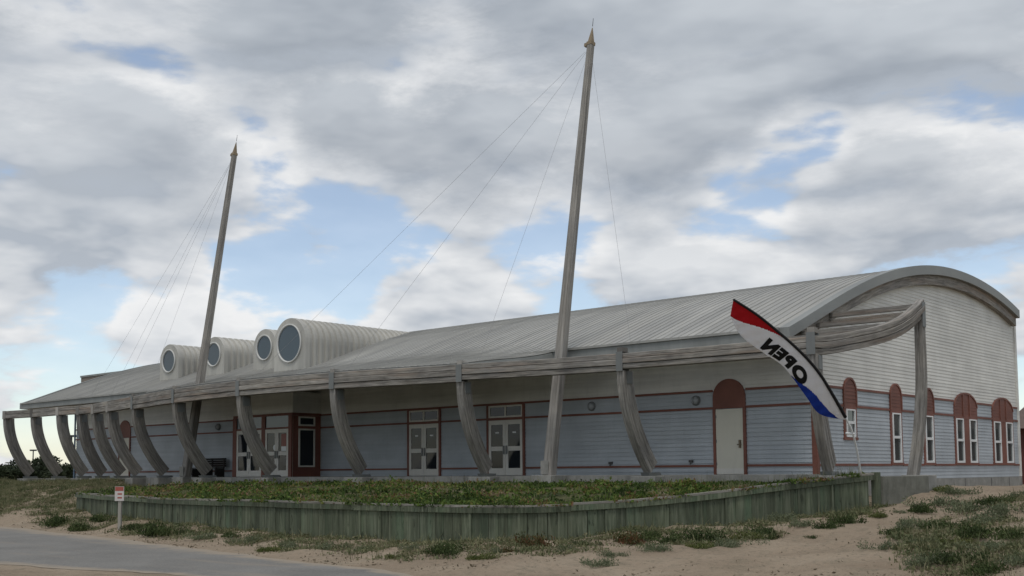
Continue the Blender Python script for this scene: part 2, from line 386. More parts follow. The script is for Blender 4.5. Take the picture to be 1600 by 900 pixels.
M = Mat('beach_sand', 0.95, 0.12); p = M.coord('Position')
n1 = M.noise(p, 0.55, 6, 0.6); n2 = M.noise(p, 9.0, 6, 0.7); n3 = M.noise(p, 2.2, 6, 0.62); n4 = M.noise(p, 38, 3, 0.6)
c = M.ramp(n1, [(0.3, (0.215, 0.168, 0.122)), (0.55, (0.275, 0.22, 0.162)), (0.75, (0.325, 0.268, 0.203))])
c = M.mix(M.rng(n3, 0.53, 0.66, 0, 0.55), c, (0.165, 0.14, 0.10))
c = M.mix(M.rng(n2, 0.54, 0.64, 0, 0.65), c, (0.13, 0.112, 0.08))
c = M.mix(M.rng(n4, 0.6, 0.72, 0, 0.45), c, (0.42, 0.37, 0.30))
far = M.n('ShaderNodeNewGeometry').outputs['Position']; ln = M.n('ShaderNodeVectorMath', operation='LENGTH'); M.l(far, ln.inputs[0])
c = M.mix(M.rng(ln.outputs['Value'], 42, 75, 0, 1), c, M.ramp(n1, [(0.35, (0.035, 0.05, 0.022)), (0.7, (0.085, 0.09, 0.045))]))
M.color(c)
h = M.mix(0.5, n2, n3); M.bump(h, 1.0, 0.10); M_SAND = M.m

def axis(lo, hi, step, out):
    a = list(np.arange(lo, hi+1e-6, step)); s = step; x = lo; left = []
    while x > -out: s *= 1.35; x -= s; left.append(x)
    s = step; x = hi; right = []
    while x < out: s *= 1.35; x += s; right.append(x)
    return np.array(left[::-1]+a+right)
gx = axis(-44, 20, 0.2, 4000); gy = axis(-24, 4, 0.2, 4000)
GX, GY = np.meshgrid(gx, gy, indexing='ij'); GZ = terr(GX, GY)
nx, ny = GX.shape; idx = np.arange(nx*ny).reshape(nx, ny)
Q = np.stack([idx[:-1, :-1], idx[1:, :-1], idx[1:, 1:], idx[:-1, 1:]], -1).reshape(-1, 4)
me = fast_mesh('ground', np.stack([GX, GY, GZ], -1).reshape(-1, 3), Q, M_SAND)
me.polygons.foreach_set('use_smooth', [True]*len(me.polygons))
g = link(bpy.data.objects.new('ground', me)); tag(g, 'pale sandy ground with scattered debris running out to the horizon', kind='structure')

M = Mat('worn_asphalt', 0.9, 0.25); p = M.coord('Position')
n1 = M.noise(p, 0.5, 5, 0.6); n2 = M.noise(p, 22, 5, 0.75); n3 = M.noise(M.coord('Position', (0.22, 1.3, 1)), 0.9, 6, 0.65)
c = M.ramp(n1, [(0.3, (0.115, 0.112, 0.106)), (0.7, (0.175, 0.17, 0.16))])
c = M.mix(M.rng(n2, 0.45, 0.68, 0, 0.6), c, (0.25, 0.238, 0.215)); c = M.mix(M.rng(n3, 0.54, 0.74, 0, 0.7), c, (0.24, 0.205, 0.165))
ed = M.n('ShaderNodeAttribute', attribute_name='edge', attribute_type='GEOMETRY').outputs['Fac']
ad = M.n('ShaderNodeMath', operation='ADD'); M.l(ed, ad.inputs[0]); nn = M.noise(p, 1.6, 6, 0.65); M.l(nn, ad.inputs[1])
c = M.mix(M.rng(ad.outputs[0], 0.62, 0.92, 1.0, 0.0), c, (0.26, 0.22, 0.172))
M.color(c); M.bump(n2, 0.3, 0.01); M_ASPH = M.m
a = smooth_grid(ROADPTS_FAR, 10); b = smooth_grid(ROADPTS_NEAR, 10); V = []; Q = []; K = 9
rgx = np.random.default_rng(3)
ea = fbm(np.array([q[0] for q in a]), np.array([q[1] for q in a]), 0.9, 3, 21)-0.45; eb = fbm(np.array([q[0] for q in b]), np.array([q[1] for q in b]), 0.5, 3, 31)-0.45
for i, (p0, p1) in enumerate(zip(a, b)):
    p0 = p0 + np.array([0.2, -1.0])*ea[i]*0.7; p1 = p1 + np.array([0, 1.0])*eb[i]*1.6
    for k in range(K):
        q = p0+(p1-p0)*k/(K-1); V.append((q[0], q[1], -1.748 - 0.02*(abs(k-(K-1)/2)/(K/2))**6))
for i in range(len(a)-1):
    for k in range(K-1): Q.append((i*K+k, i*K+k+1, (i+1)*K+k+1, (i+1)*K+k))
me = fast_mesh('road', V, Q, M_ASPH); at = me.attributes.new('edge', 'FLOAT', 'POINT')
at.data.foreach_set('value', np.array([min(k, K-1-k)/((K-1)/2)*1.6 for _ in a for k in range(K)], np.float32))
ro = link(bpy.data.objects.new('road', me)); tag(ro, 'grey worn asphalt road with drifted sand edges', kind='structure')

# raised planting bed behind the plank wall
wl = smooth_grid(WALL, 8)
M = Mat('bed_soil', 0.95, 0.1); p = M.coord('Position'); n1 = M.noise(p, 1.2, 5, 0.6)
M.color(M.ramp(n1, [(0.35, (0.05, 0.06, 0.025)), (0.55, (0.09, 0.085, 0.045)), (0.75, (0.22, 0.18, 0.13))])); M.bump(M.noise(p, 9, 4), 0.8, 0.05); M_SOIL = M.m
def bed_inner(x):                       # back edge of the bed, under the porch slab
    return -2.0
def bed_point(u, v):
    f = u*(len(wl)-1); i = min(int(f), len(wl)-2); t = f-i; w = wl[i]*(1-t)+wl[i+1]*t
    bx = max(-31.5, min(0.9, w[0] if w[0] < -1.5 else -1.5+(w[0]+1.5)*0.45)); b = np.array([bx, -2.0, -0.3])
    p = w+(b-w)*v; ztop = w[2]-0.06; zi = -0.31
    e = min(1, v*1.5); z = ztop+(zi-ztop)*(e*e*(3-2*e))
    z += float((fbm(np.array(p[0]), np.array(p[1]), 1.4, 3, 40)-0.45)*0.22*min(1, v*6)*(1-0.6*v))
    return (p[0], p[1], z)
V = []; Q = []; NU, NV = 160, 30
for i in range(NU+1):
    for k in range(NV+1): V.append(bed_point(i/NU, k/NV))
for i in range(NU):
    for k in range(NV): Q.append((i*(NV+1)+k, (i+1)*(NV+1)+k, (i+1)*(NV+1)+k+1, i*(NV+1)+k+1))
V_BED = list(V); me = fast_mesh('planting_bed', V, Q, M_SOIL); me.polygons.foreach_set('use_smooth', [True]*len(me.polygons))
tag(link(bpy.data.objects.new('planting_bed', me)), 'raised earth bed behind the plank retaining wall', kind='structure')

# ------------------------------------------------------------------ museum building
RY = np.array([-2.2, -.61, .73, 2.16, 4.73, 6.4, 8.17, 10.06, 12.07, 13.84, 15.71, 17.28, 18.9])
RZ = np.array([4.30, 4.88, 5.42, 5.96, 6.76, 7.18, 7.49, 7.70, 7.79, 7.74, 7.57, 7.31, 6.98])
_co = np.polyfit(RY, RZ, 5)
def roofz(y): return float(np.polyval(_co, y))
X0, X1 = 0.30, -48.8            # roof ends
WX0, WX1 = 0.0, -46.4           # wall ends
B = empty('museum_building', (-23, 0, 0), label='long low museum with barrel roof, grey and pale blue clapboards and red trim', cat='building')
def bpart(mb, name, mat, smooth=False, parent=None, bevel=0):
    o = mb.build(name, mat, None, smooth, bevel)
    if parent is None: o.parent = B; o.matrix_parent_inverse = Matrix.Translation((23, 0, 0))
    else: o.parent = parent; o.matrix_parent_inverse = Matrix.Identity(4)
    return o
BL = Matrix.Translation((23, 0, 0))
def sub(mb, name, mat, parent, smooth=False, bevel=0):
    """sub-part: the parent's mesh is in world coordinates with identity world matrix"""
    o = mb.build(name, mat, None, smooth, bevel); o.parent = parent; return o
# lapped clapboards
def siding_front(mb, x0, x1, y, z0, z1, h=0.14):
    n = max(1, round((z1-z0)/h)); h = (z1-z0)/n
    for k in range(n):
        a = z0+k*h; b = a+h
        mb.quad((x0, y-0.026, a), (x1, y-0.026, a), (x1, y-0.002, b), (x0, y-0.002, b))
        mb.quad((x0, y, a), (x1, y, a), (x1, y-0.026, a), (x0, y-0.026, a))
def siding_side(mb, y0, y1, x, z0, z1, h=0.125, sgn=1):
    n = max(1, round((z1-z0)/h)); h = (z1-z0)/n
    for k in range(n):
        a = z0+k*h; b = a+h
        mb.quad((x+sgn*0.016, y0, a), (x+sgn*0.016, y1, a), (x+sgn*0.002, y1, b), (x+sgn*0.002, y0, b))
        mb.quad((x, y0, a), (x, y1, a), (x+sgn*0.016, y1, a), (x+sgn*0.016, y0, a))
ZB, ZR0, ZR1, ZR2 = -0.21, 0.29, 2.19, 2.76
m = MB(); m.box(WX1, -0.0, 0.0, 0.2, -0.3, 5.0); m.box(-0.2, 0.0, 0.2, 19.2, -0.3, 4.9); m.box(WX1, WX1+0.2, 0.2, 19.2, -0.3, 4.9); m.box(WX1+.2, -0.2, 19.0, 19.2, -0.3, 6.7)
bpart(m, 'wall_core', P_SOFFIT)
m = MB(); siding_front(m, WX1, WX0, 0, -0.05, ZR2); bpart(m, 'front_lower_clapboards', P_BLUE)
m = MB(); siding_front(m, WX1, WX0, 0, ZR2, 4.1); bpart(m, 'front_upper_clapboards', P_LIGHT)
m = MB(); siding_side(m, 0, 19.3, 0, ZB, ZR2); bpart(m, 'side_lower_clapboards', P_BLUE)
m = MB(); h = 0.125; z = ZR2
ys = np.linspace(-0.0, 19.3, 400); zr = np.array([roofz(min(y, 18.9)) for y in ys])-0.45
while z < 7.5:
    ok = ys[zr > z+h*0.6]
    if len(ok): siding_side(m, float(ok[0]), float(ok[-1]), 0, z, z+h)
    z += h
bpart(m, 'side_upper_clapboards', P_LIGHT)
pts = [(y, roofz(y)-0.2) for y in np.linspace(0.1, 18.9, 24)]
m = MB(); m.prism([(18.9, 4.5), (0.1, 4.5)][::-1]+pts[::-1], 0, -0.18, -0.03); bpart(m, 'gable_backing', P_SOFFIT)
m = MB(); siding_side(m, 0, 19.3, WX1, -0.2, 4.2, sgn=-1); bpart(m, 'far_end_clapboards', P_LIGHT)
pts = [(y, roofz(y)-0.2) for y in np.linspace(-0.0, 18.9, 24)]
m = MB(); m.prism([(0.0, 4.1), (18.9, 4.1)]+pts[::-1], 0, WX1-0.02, WX1+0.1); bpart(m, 'far_gable', P_LIGHT)
m = MB(); m.box(WX1-0.05, 0.06, -0.05, 19.35, -1.3, -0.22)
bpart(m, 'foundation', M_CONC)
for yy in (7.2, 12.4, 15.4, 17.6):
    m = MB(); m.box(0.06, 0.066, yy, yy+0.05, -1.2, -0.24); bpart(m, 'foundation_joint', M_DARK)
# horizontal trim bands
def band_front(x0, x1, z, h=0.075, y=0): 
    m = MB(); m.box(x0, x1, y-0.045, y+0.02, z-h/2, z+h/2); bpart(m, 'trim_band', P_RED)
def band_side(y0, y1, z, h=0.075):
    m = MB(); m.box(-0.02, 0.045, y0, y1, z-h/2, z+h/2); bpart(m, 'trim_band', P_RED)
VX0, VX1, VY = -28.4, -24.0, -1.6                # entrance vestibule
DOORS = [(-18.3, -16.35), (-13.8, -11.85)]
AD = (-3.63, -2.41); AD2 = (-41.55, -40.33)
occ = sorted([AD2, (VX0, VX1)]+DOORS+[AD])
def gaps(occ, a, b):
    x = a
    for p, q in occ: yield (x, p); x = q
    yield (x, b)
for x0, x1 in gaps(occ, WX1, -0.046):
    band_front(x0, x1, ZR0); band_front(x0, x1, ZR1)
for x0, x1 in gaps([AD2, (VX0, VX1), AD], WX1, 0.045): band_front(x0, x1, ZR2)
SW = [(1.9, 2.86, 1), (5.55, 6.55, 1), (8.5, 9.52, 1), (11.6, 14.1, 2), (15.9, 18.5, 2)]
so_ = [(a, b) for a, b, _ in SW]
for y0, y1 in gaps(so_, 0.0, 19.3): band_side(y0, y1, ZR1); band_side(y0, y1, ZR2)
for y0, y1 in gaps(so_[1:], 0.0, 19.3): band_side(y0, y1, ZR0)
m = MB(); m.box(-0.13, 0.05, -0.05, 0.1, -0.05, ZR1-0.045); bpart(m, 'corner_board', P_RED)
m = MB(); m.box(-0.03, 0.06, 19.15, 19.36, ZB, 6.7); bpart(m, 'corner_board', P_LIGHT)
for xx in (-9.75, -34.0):
    pass
# arched heads
def arch_pts(c, r, z0, ztop, n=18):
    sp = ztop-r
    return [(c-r, z0), (c+r, z0)] + [(c+r*math.cos(math.pi*k/n), sp+r*math.sin(math.pi*k/n)) for k in range(n+1)]
def ring_mesh(c, r, w, z0, ztop, ax, a0, a1, n=18):
    """arched trim ring around an arched panel"""
    sp = ztop-r; m = MB()
    def mk(p, a): return (a, p[0], p[1]) if ax == 0 else (p[0], a, p[1])
    path = [(c-r, z0, -1, 0)] + [(c-r*math.cos(math.pi*k/n), sp+r*math.sin(math.pi*k/n), -math.cos(math.pi*k/n), math.sin(math.pi*k/n)) for k in range(n+1)] + [(c+r, z0, 1, 0)]
    rings = [[mk((x, z), a0), mk((x, z), a1), mk((x-dx*w, z-dz*w), a1), mk((x-dx*w, z-dz*w), a0)] for x, z, dx, dz in path]
    m.sweep(rings); return m
def arch_door(x0, x1):
    c = (x0+x1)/2; w = (x1-x0)/2
    m = MB(); m.prism(arch_pts(c, w-0.005, 2.16, 3.13), 1, -0.06, 0.0); d = bpart(m, 'arched_head', P_RED)
    for s in (0, 1):
        xa = x0 if s == 0 else x1-0.1
        m = MB(); m.box(xa, xa+0.1, -0.075, 0.0, 0.0, 2.158); bpart(m, 'door_jamb', P_RED)
    m = MB(); m.box(x0+0.103, x1-0.103, -0.052, -0.01, 0.01, 2.14); d = bpart(m, 'door', P_CREAM, bevel=0.004)
    m = MB(); m.box(x1-0.25, x1-0.19, -0.11, -0.052, 0.86, 1.12); m.box(x1-0.3, x1-0.16, -0.13, -0.09, 0.95, 0.99); sub(m, 'handle', M_HANDLE, d)
    for zz_ in (0.3, 1.05, 1.85):
        m = MB(); m.box(x0+0.1, x0+0.13, -0.062, -0.053, zz_, zz_+0.1); sub(m, 'hinge', M_STEEL, d)
    m = MB(); m.box(x0+0.103, x1-0.103, -0.058, -0.053, 0.02, 0.2); sub(m, 'kick_plate', P_WHITE, d)
arch_door(*AD); arch_door(*AD2)
def leaf(xa, xb, y, z0, z1, hs, glassm=G_DARK):
    """one glazed leaf with two lights; returns the door part"""
    st = 0.13; zm = 0.95; mm = MB()
    yf, yb = y-0.06, y-0.01
    mm.box(xa, xa+st, yf, yb, z0, z1); mm.box(xb-st, xb, yf, yb, z0, z1)
    mm.box(xa+st, xb-st, yf, yb, z0, z0+0.27); mm.box(xa+st, xb-st, yf, yb, zm, zm+0.17); mm.box(xa+st, xb-st, yf, yb, z1-0.17, z1)
    d = bpart(mm, 'door', P_WHITE, bevel=0.004)
    for za, zb in ((z0+0.27, zm), (zm+0.17, z1-0.17)):
        g = MB(); g.box(xa+st, xb-st, y-0.035, y-0.015, za, zb); sub(g, 'pane', glassm, d)
    hx = xb-0.07 if hs > 0 else xa+0.07
    g = MB(); g.box(hx-0.035, hx+0.035, yf-0.045, yf, zm-0.13, zm+0.2); sub(g, 'handle', M_STEEL, d, bevel=0.01)
    return d
def double_door(x0, x1, y=0.0):
    j = 0.1
    for xa in (x0, x1-j):
        m = MB(); m.box(xa, xa+j, y-0.08, y, 0.0, ZR2-0.045); bpart(m, 'door_jamb', P_RED)
    m = MB(); m.box(x0+j, x1-j, y-0.08, y, 2.13, 2.23); bpart(m, 'door_head', P_RED)
    m = MB(); m.box(x0+j, x1-j, y-0.075, y, ZR2-0.06, ZR2+0.03); bpart(m, 'door_head', P_RED)
    c = (x0+x1)/2
    for xa, xb, hs in ((x0+j, c-0.004, 1), (c+0.004, x1-j, -1)):
        d = leaf(xa, xb, y, 0.015, 2.128, hs)
        g = MB(); g.box((xa+xb)/2-0.09, (xa+xb)/2+0.09, y-0.0385, y-0.0362, 1.62, 1.68); sub(g, 'sticker', P_VINYL, d)
    m = MB()
    za, zb = 2.232, ZR2-0.062
    for p, q in ((x0+j, x0+j+0.07), (c-0.04, c+0.04), (x1-j-0.07, x1-j)): m.box(p, q, y-0.06, y-0.005, za, zb)
    for p, q in ((x0+j+0.07, c-0.04), (c+0.04, x1-j-0.07)): m.box(p, q, y-0.06, y-0.005, za, za+0.06); m.box(p, q, y-0.06, y-0.005, zb-0.06, zb)
    t = bpart(m, 'transom', P_WHITE)
    for p, q in ((x0+j+0.07, c-0.04), (c+0.04, x1-j-0.07)):
        g = MB(); g.box(p, q, y-0.035, y-0.015, za+0.06, zb-0.06); sub(g, 'pane', G_DARK, t)
for x0, x1 in DOORS: double_door(x0, x1)
# vestibule
m = MB(); m.box(VX0, VX1, VY, 0.0, 0.0, 3.75); bpart(m, 'vestibule', P_LIGHT)
m = MB(); m.box(VX0-0.02, VX1+0.02, VY-0.04, -0.03, ZR2-0.05, ZR2+0.06); bpart(m, 'vestibule_trim', P_RED)
m = MB(); m.box(VX1-0.005, VX1+0.018, VY+0.02, -0.05, 0.0, ZR2-0.055); bpart(m, 'vestibule_side_panel', P_RED)
for xa, xb in ((VX0-0.01, VX0+0.28), (-26.19, -25.92), (VX1-0.22, VX1+0.01)):
    m = MB(); m.box(xa, xb, VY-0.07, VY, 0.0, ZR2-0.055); bpart(m, 'vestibule_post', P_RED)
for x0, x1 in ((VX0+0.28, -26.19), (-25.92, VX1-0.22)):
    c = (x0+x1)/2
    for xa, xb, hs in ((x0+0.01, c-0.004, 1), (c+0.004, x1-0.01, -1)):
        d = leaf(xa, xb, VY, 0.015, 2.12, hs)
    m = MB(); m.box(x0, x1, VY-0.06, VY, 2.125, 2.2); bpart(m, 'door_head', P_RED)
    m = MB(); m.box(x0, x1, VY-0.03, VY-0.002, 2.2, ZR2-0.055); bpart(m, 'transom', G_PORT)
# posters behind the entrance glass
m = MB(); m.box(-24.75, -24.4, VY-0.0385, VY-0.0365, 1.35, 1.9); bpart(m, 'poster', paint('faded_red_poster', (0.30, 0.13, 0.11)))
m = MB(); m.box(-24.75, -24.4, VY-0.0385, VY-0.0365, 1.14, 1.345); bpart(m, 'poster', P_VINYL)
m = MB(); m.cyl((-25.2, VY-0.039, 1.3), (-25.2, VY-0.0365, 1.3), 0.14, 0.14, 20); bpart(m, 'sticker', P_VINYL)
# side window of the vestibule
def framed_x(x, y0, y1, z0, z1, fw, dpt, fm, gm, name='window'):
    m = MB()
    m.box(x, x+dpt, y0, y0+fw, z0, z1); m.box(x, x+dpt, y1-fw, y1, z0, z1)
    m.box(x, x+dpt, y0+fw, y1-fw, z0, z0+fw); m.box(x, x+dpt, y0+fw, y1-fw, z1-fw, z1)
    w = bpart(m, name, fm, bevel=0.004)
    g = MB(); g.box(x+0.002, x+0.012, y0+fw, y1-fw, z0+fw, z1-fw); sub(g, 'pane', gm, w)
    return w
framed_x(VX1+0.018, -1.3, -0.4, 0.42, 2.12, 0.07, 0.05, P_WHITE, G_DARK)
framed_x(VX1+0.018, -1.3, -0.4, 2.24, 2.66, 0.07, 0.05, P_WHITE, G_DARK)
# side windows with red arched heads
for a, b, k in SW:
    c = (a+b)/2; w = (b-a)/2; zb = 1.18 if a < 2 else 0.36
    ztop = 3.12
    if k == 1:
        m = MB(); m.prism(arch_pts(c, w, ZR1, ztop), 0, 0.0, 0.05)
    else:
        n = 22; pts = [(a, ZR1), (b, ZR1)] + [(c+w*math.cos(math.pi*j/n), 2.55+0.57*math.sin(math.pi*j/n)) for j in range(n+1)]
        m = MB(); m.prism(pts, 0, 0.0, 0.05)
    hd = bpart(m, 'arched_head', P_RED)
    nb = 2 if k == 2 else 1
    if k == 1:
        rm = ring_mesh(c, w+0.012, 0.07, ZR1, ztop+0.012, 0, 0.05, 0.075); sub(rm, 'arch_moulding', P_RED, hd)
        for z in np.arange(ZR1+0.12, 2.95, 0.12):
            hw = w-0.06 if z < 2.62 else math.sqrt(max(0.01, (w-0.06)**2-(z-2.62)**2))
            q = MB(); q.box(0.05, 0.062, c-hw, c+hw, z, z+0.02); sub(q, 'shingle_course', P_RED, hd)
    else:
        for f in (0.36, 0.64):
            yy = a+(b-a)*f; q = MB(); q.box(0.05, 0.085, yy-0.04, yy+0.04, ZR1, 3.05); sub(q, 'mullion', P_RED, hd)
        n = 22; rings = []
        for j in range(n+1):
            t = math.pi*j/n; r0 = [c-(w+0.012)*math.cos(t), 2.55+0.582*math.sin(t)]; r1 = [c-(w-0.06)*math.cos(t), 2.55+0.51*math.sin(t)]
            rings.append([(0.05, *r0), (0.078, *r0), (0.078, *r1), (0.05, *r1)])
        q = MB(); q.sweep(rings); sub(q, 'arch_moulding', P_RED, hd)
        for z in np.arange(ZR1+0.12, 2.85, 0.12):
            hw = w-0.07 if z < 2.55 else (w-0.07)*math.sqrt(max(0.01, 1-((z-2.55)/0.51)**2))
            q = MB(); q.box(0.05, 0.06, c-hw, c+hw, z, z+0.02); sub(q, 'shingle_course', P_RED, hd)
    m = MB(); m.box(0.0, 0.05, a-0.0, b+0.0, ZR1-0.1, ZR1-0.001); bpart(m, 'window_head', P_RED)
    m = MB(); m.box(0.0, 0.06, a-0.03, b+0.03, zb-0.09, zb); bpart(m, 'window_sill', P_RED)
    jw = 0.14
    units = [(a+jw, b-jw)] if k == 1 else [(a+jw, a+(b-a)*0.37), (a+(b-a)*0.63, b-jw)]
    e = a
    for u0, u1 in units+[(b, b)]:
        m = MB(); m.box(0.0, 0.042, e, u0, zb, ZR1-0.1); bpart(m, 'window_jamb', P_RED); e = u1
    for u0, u1 in units:
        m = MB(); fw = 0.08; zt = ZR1-0.1; zmid = (zb+zt)/2+0.02
        m.box(0.0, 0.07, u0, u0+fw, zb, zt); m.box(0.0, 0.07, u1-fw, u1, zb, zt)
        for z0, z1 in ((zb, zb+fw), (zmid-0.045, zmid+0.045), (zt-fw*0.6, zt)): m.box(0.0, 0.07, u0+fw, u1-fw, z0, z1)
        wdw = bpart(m, 'window', P_VINYL, bevel=0.004)
        for z0, z1 in ((zb+fw, zmid-0.045), (zmid+0.045, zt-fw*0.6)):
            q = MB(); q.box(0.004, 0.024, u0+fw, u1-fw, z0, z1); sub(q, 'pane', G_WIN, wdw)
# faucets
for x, z in ((-7.82, 0.42), (-4.49, 0.44)):
    m = MB(); m.box(x-0.09, x+0.05, -0.09, -0.02, z-0.03, z+0.05); m.cyl((x-0.02, -0.1, z-0.09), (x-0.02, -0.06, z), 0.02, 0.02, 8); bpart(m, 'wall_tap', M_DARK)
# downspout at the far corner
m = MB(); m.box(WX1-0.12, WX1-0.03, -0.1, -0.03, -0.2, 4.0); bpart(m, 'downspout', paint('blue_grey_downspout', (0.16, 0.22, 0.30)))

# roof
yy = np.linspace(-2.2, 18.9, 26)
m = MB()
rings = [[(X0-0.02, y, roofz(y)-0.03), (X1+0.02, y, roofz(y)-0.03), (X1+0.02, y, roofz(y)-0.2), (X0-0.02, y, roofz(y)-0.2)] for y in yy]
m.sweep(rings); ROOF = bpart(m, 'roof', M_FASC)
NPAN = 160; PW = (X0-X1)/NPAN; m = MB(); ys = np.linspace(-2.24, 18.94, 15)
for j in range(len(ys)-1):
    ya, yb = ys[j], ys[j+1]; za, zb = roofz(ya), roofz(yb)
    m.quad((0, ya, za), (PW, ya, za), (PW, yb, zb), (0, yb, zb))
rings = [[(PW-0.030, y, roofz(y)), (PW-0.026, y, roofz(y)+0.024), (PW-0.004, y, roofz(y)+0.024), (PW-0.001, y, roofz(y))] for y in ys]
m.sweep(rings); pm = m.data('roof_panel', M_ROOF)
for k in range(NPAN):
    o = bpy.data.objects.new('roof_panel', pm); link(o, ROOF); o.location = (X1+k*PW, 0, 0)
# arch fascia, timber arch, eave fascia and soffit
for xa, xb, nm in ((0.04, 0.36, 'gable_fascia'), (X1-0.06, X1+0.2, 'gable_fascia')):
    m = MB(); m.sweep([[(xa, y, roofz(y)+0.06), (xb, y, roofz(y)+0.06), (xb, y, roofz(y)-0.28), (xa, y, roofz(y)-0.28)] for y in np.linspace(-2.26, 18.98, 80)]); bpart(m, nm, M_FASC)
m = MB(); m.sweep([[(0.03, y, roofz(y)-0.285), (0.22, y, roofz(y)-0.285), (0.22, y, roofz(y)-0.64), (0.03, y, roofz(y)-0.64)] for y in np.linspace(-1.2, 18.9, 40)]); bpart(m, 'timber_arch', W_BEAM)
m = MB(); m.box(X1+0.21, 0.035, -2.3, -2.24, 3.98, 4.26); bpart(m, 'eave_fascia', M_FASC)
m = MB(); m.box(X1+0.21, 0.035, -2.36, -2.24, 4.262, 4.34); bpart(m, 'gutter', M_ROOF)
m = MB(); m.box(X1+0.1, 0.02, -2.24, -0.03, 3.98, 4.03); bpart(m, 'soffit', P_SOFFIT)
# porch slab
m = MB()
SLAB = [(-35.0, -2.4), (-32.4, -2.7), (-27, -3.85), (-21.5, -4.45), (-16, -4.1), (-10.7, -3.05), (-7.0, -2.9), (-4.4, -2.5), (0.3, -2.6), (0.3, -0.06), (-35.0, -0.06)]
m.prism(SLAB, 2, -0.6, 0.0); sl_ = bpart(m, 'porch_slab', M_CONC)
# barrel dormers
def dormer(cx, yf, cz, R, rw, big):
    base = 4.4
    def hs(r, y, n=20, zb=base): return [(cx+r, y, zb)] + [(cx+r*math.cos(math.pi*k/n), y, cz+r*math.sin(math.pi*k/n)) for k in range(n+1)] + [(cx-r, y, zb)]
    yb = yf
    while roofz(yb) < cz+R+0.05 and yb < 9.5: yb += 0.1
    m = MB(); m.sweep([hs(R-0.05, yf+0.03), hs(R-0.05, yb)]); d = bpart(m, 'dormer', M_DORM)
    L0 = 0.34; nseg = int((yb-yf)/L0)+1; mm = MB()
    prof = [(0, 0), (0.03, 0.085), (0.13, 0.085), (0.16, 0.0), (L0, 0.0)]
    mm.sweep([hs(R-0.045+dz, yf+0.05+dy) for dy, dz in prof], cap=False, closed=False); pm_ = mm.data('panel', M_DORM, False)
    for k in range(nseg):
        o = bpy.data.objects.new('panel', pm_); link(o, d); o.location = (0, k*L0, 0)
    m = MB(); m.sweep([hs(R+0.03, yf-0.06), hs(R+0.03, yf+0.1)]); sub(m, 'front_panel', M_DORM, d)
    n = 40; rings = []
    for k in range(n+1):
        t = 2*math.pi*k/n; c, s = math.cos(t), math.sin(t)
        rings.append([(cx+c*(rw), yf-0.065, cz+s*rw), (cx+c*rw, yf-0.13, cz+s*rw), (cx+c*(rw-0.05), yf-0.13, cz+s*(rw-0.05)), (cx+c*(rw-0.08), yf-0.065, cz+s*(rw-0.08))])
    m = MB(); m.sweep(rings, cap=False); sub(m, 'round_frame', P_PORT, d, True)
    m = MB(); m.cyl((cx, yf-0.062, cz), (cx, yf-0.075, cz), rw-0.07, rw-0.07, 40); sub(m, 'pane', G_PORT, d)
for px, pyy, yf, R, rw, bg_ in ((454.2, 536.7, -1.0, 1.12, 0.88, 1), (415.2, 543.3, 0, 0.86, 0.62, 0), (336, 554, 0, 0.86, 0.62, 0), (266, 564.4, 0, 0.86, 0.62, 0)):
    q = onY(px, pyy, yf); dormer(q[0], yf, q[2], R, rw, bg_)

# rear wing beyond the far end
RW = empty('rear_wing', (-55, 12, 0), label='boxy rear wing with weathered parapet showing above the far end of the curved roof', cat='building')
def rpart(mb, name, mat): o = mb.build(name, mat); o.parent = RW; o.matrix_parent_inverse = Matrix.Translation((55, -12, 0)); return o
m = MB(); m.box(-61.2, -50.0, 8.1, 18, -1.0, 6.9); rpart(m, 'wall', P_LIGHT)
m = MB(); m.box(-61.35, -49.9, 7.95, 18.1, 6.75, 7.2); rpart(m, 'parapet', W_BEAM)
m = MB(); m.box(-61.4, -49.85, 7.9, 18.15, 7.2, 7.33); rpart(m, 'coping', M_FASC)

# canopy over the porch (fair curve from roof to beam)
COLS = {'C1': (2.15, -4.5), 'C2': (-4.38, -4.17), 'C3': (-10.69, -4.77), 'C4': (-16.12, -5.86), 'F': (-21.53, -6.17), 'E': (-27.09, -5.61), 'D': (-32.40, -4.5),
        'c': (-35.24, -4.2), 'b': (-37.10, -3.98), 'a': (-38.29, -4.14), 'C11': (-39.70, -4.51), 'C12': (-42.38, -4.59), 'C13': (-44.86, -4.92)}
order = ['C1', 'C2', 'C3', 'C4', 'F', 'E', 'D', 'c', 'b', 'a', 'C11', 'C12', 'C13']
cv = smooth_grid([COLS[k] for k in order], 12)
cvx = np.array([q[0] for q in cv])[::-1]; cvy = np.array([q[1] for q in cv])[::-1]
beam_y = lambda x: float(np.interp(x, cvx, cvy))
def canopy_pt(u, v, dz=0.0):
    xt = -34.9+26.4*u; xb = -33.2+22.9*u; e_ = min(1, min(u, 1-u)/0.2); y0 = -2.2+1.9*math.sin(e_*math.pi/2)
    x = xt+(xb-xt)*v; y1 = beam_y(xb)+0.02; y = y0+(y1-y0)*v; dy = y1-y0
    sl_ = (roofz(y0+0.05)-roofz(y0-0.05))/0.1
    z0 = roofz(y0)+0.012; z1 = 3.86; m0 = sl_*dy; m1 = -0.42*abs(dy)*0.5
    h00 = 2*v**3-3*v*v+1; h10 = v**3-2*v*v+v; h01 = -2*v**3+3*v*v; h11 = v**3-v*v
    return (x, y, h00*z0+h10*m0+h01*z1+h11*m1+dz)
NU, NV = 44, 8; rings = []
for i in range(NU+1):
    u = i/NU
    rings.append([canopy_pt(u, k/NV, -0.02) for k in range(NV+1)]+[canopy_pt(u, k/NV, -0.12-0.14*(1-k/NV)) for k in range(NV, -1, -1)])
m = MB(); m.sweep(rings); CAN = bpart(m, 'canopy', M_FASC)
NC = 86
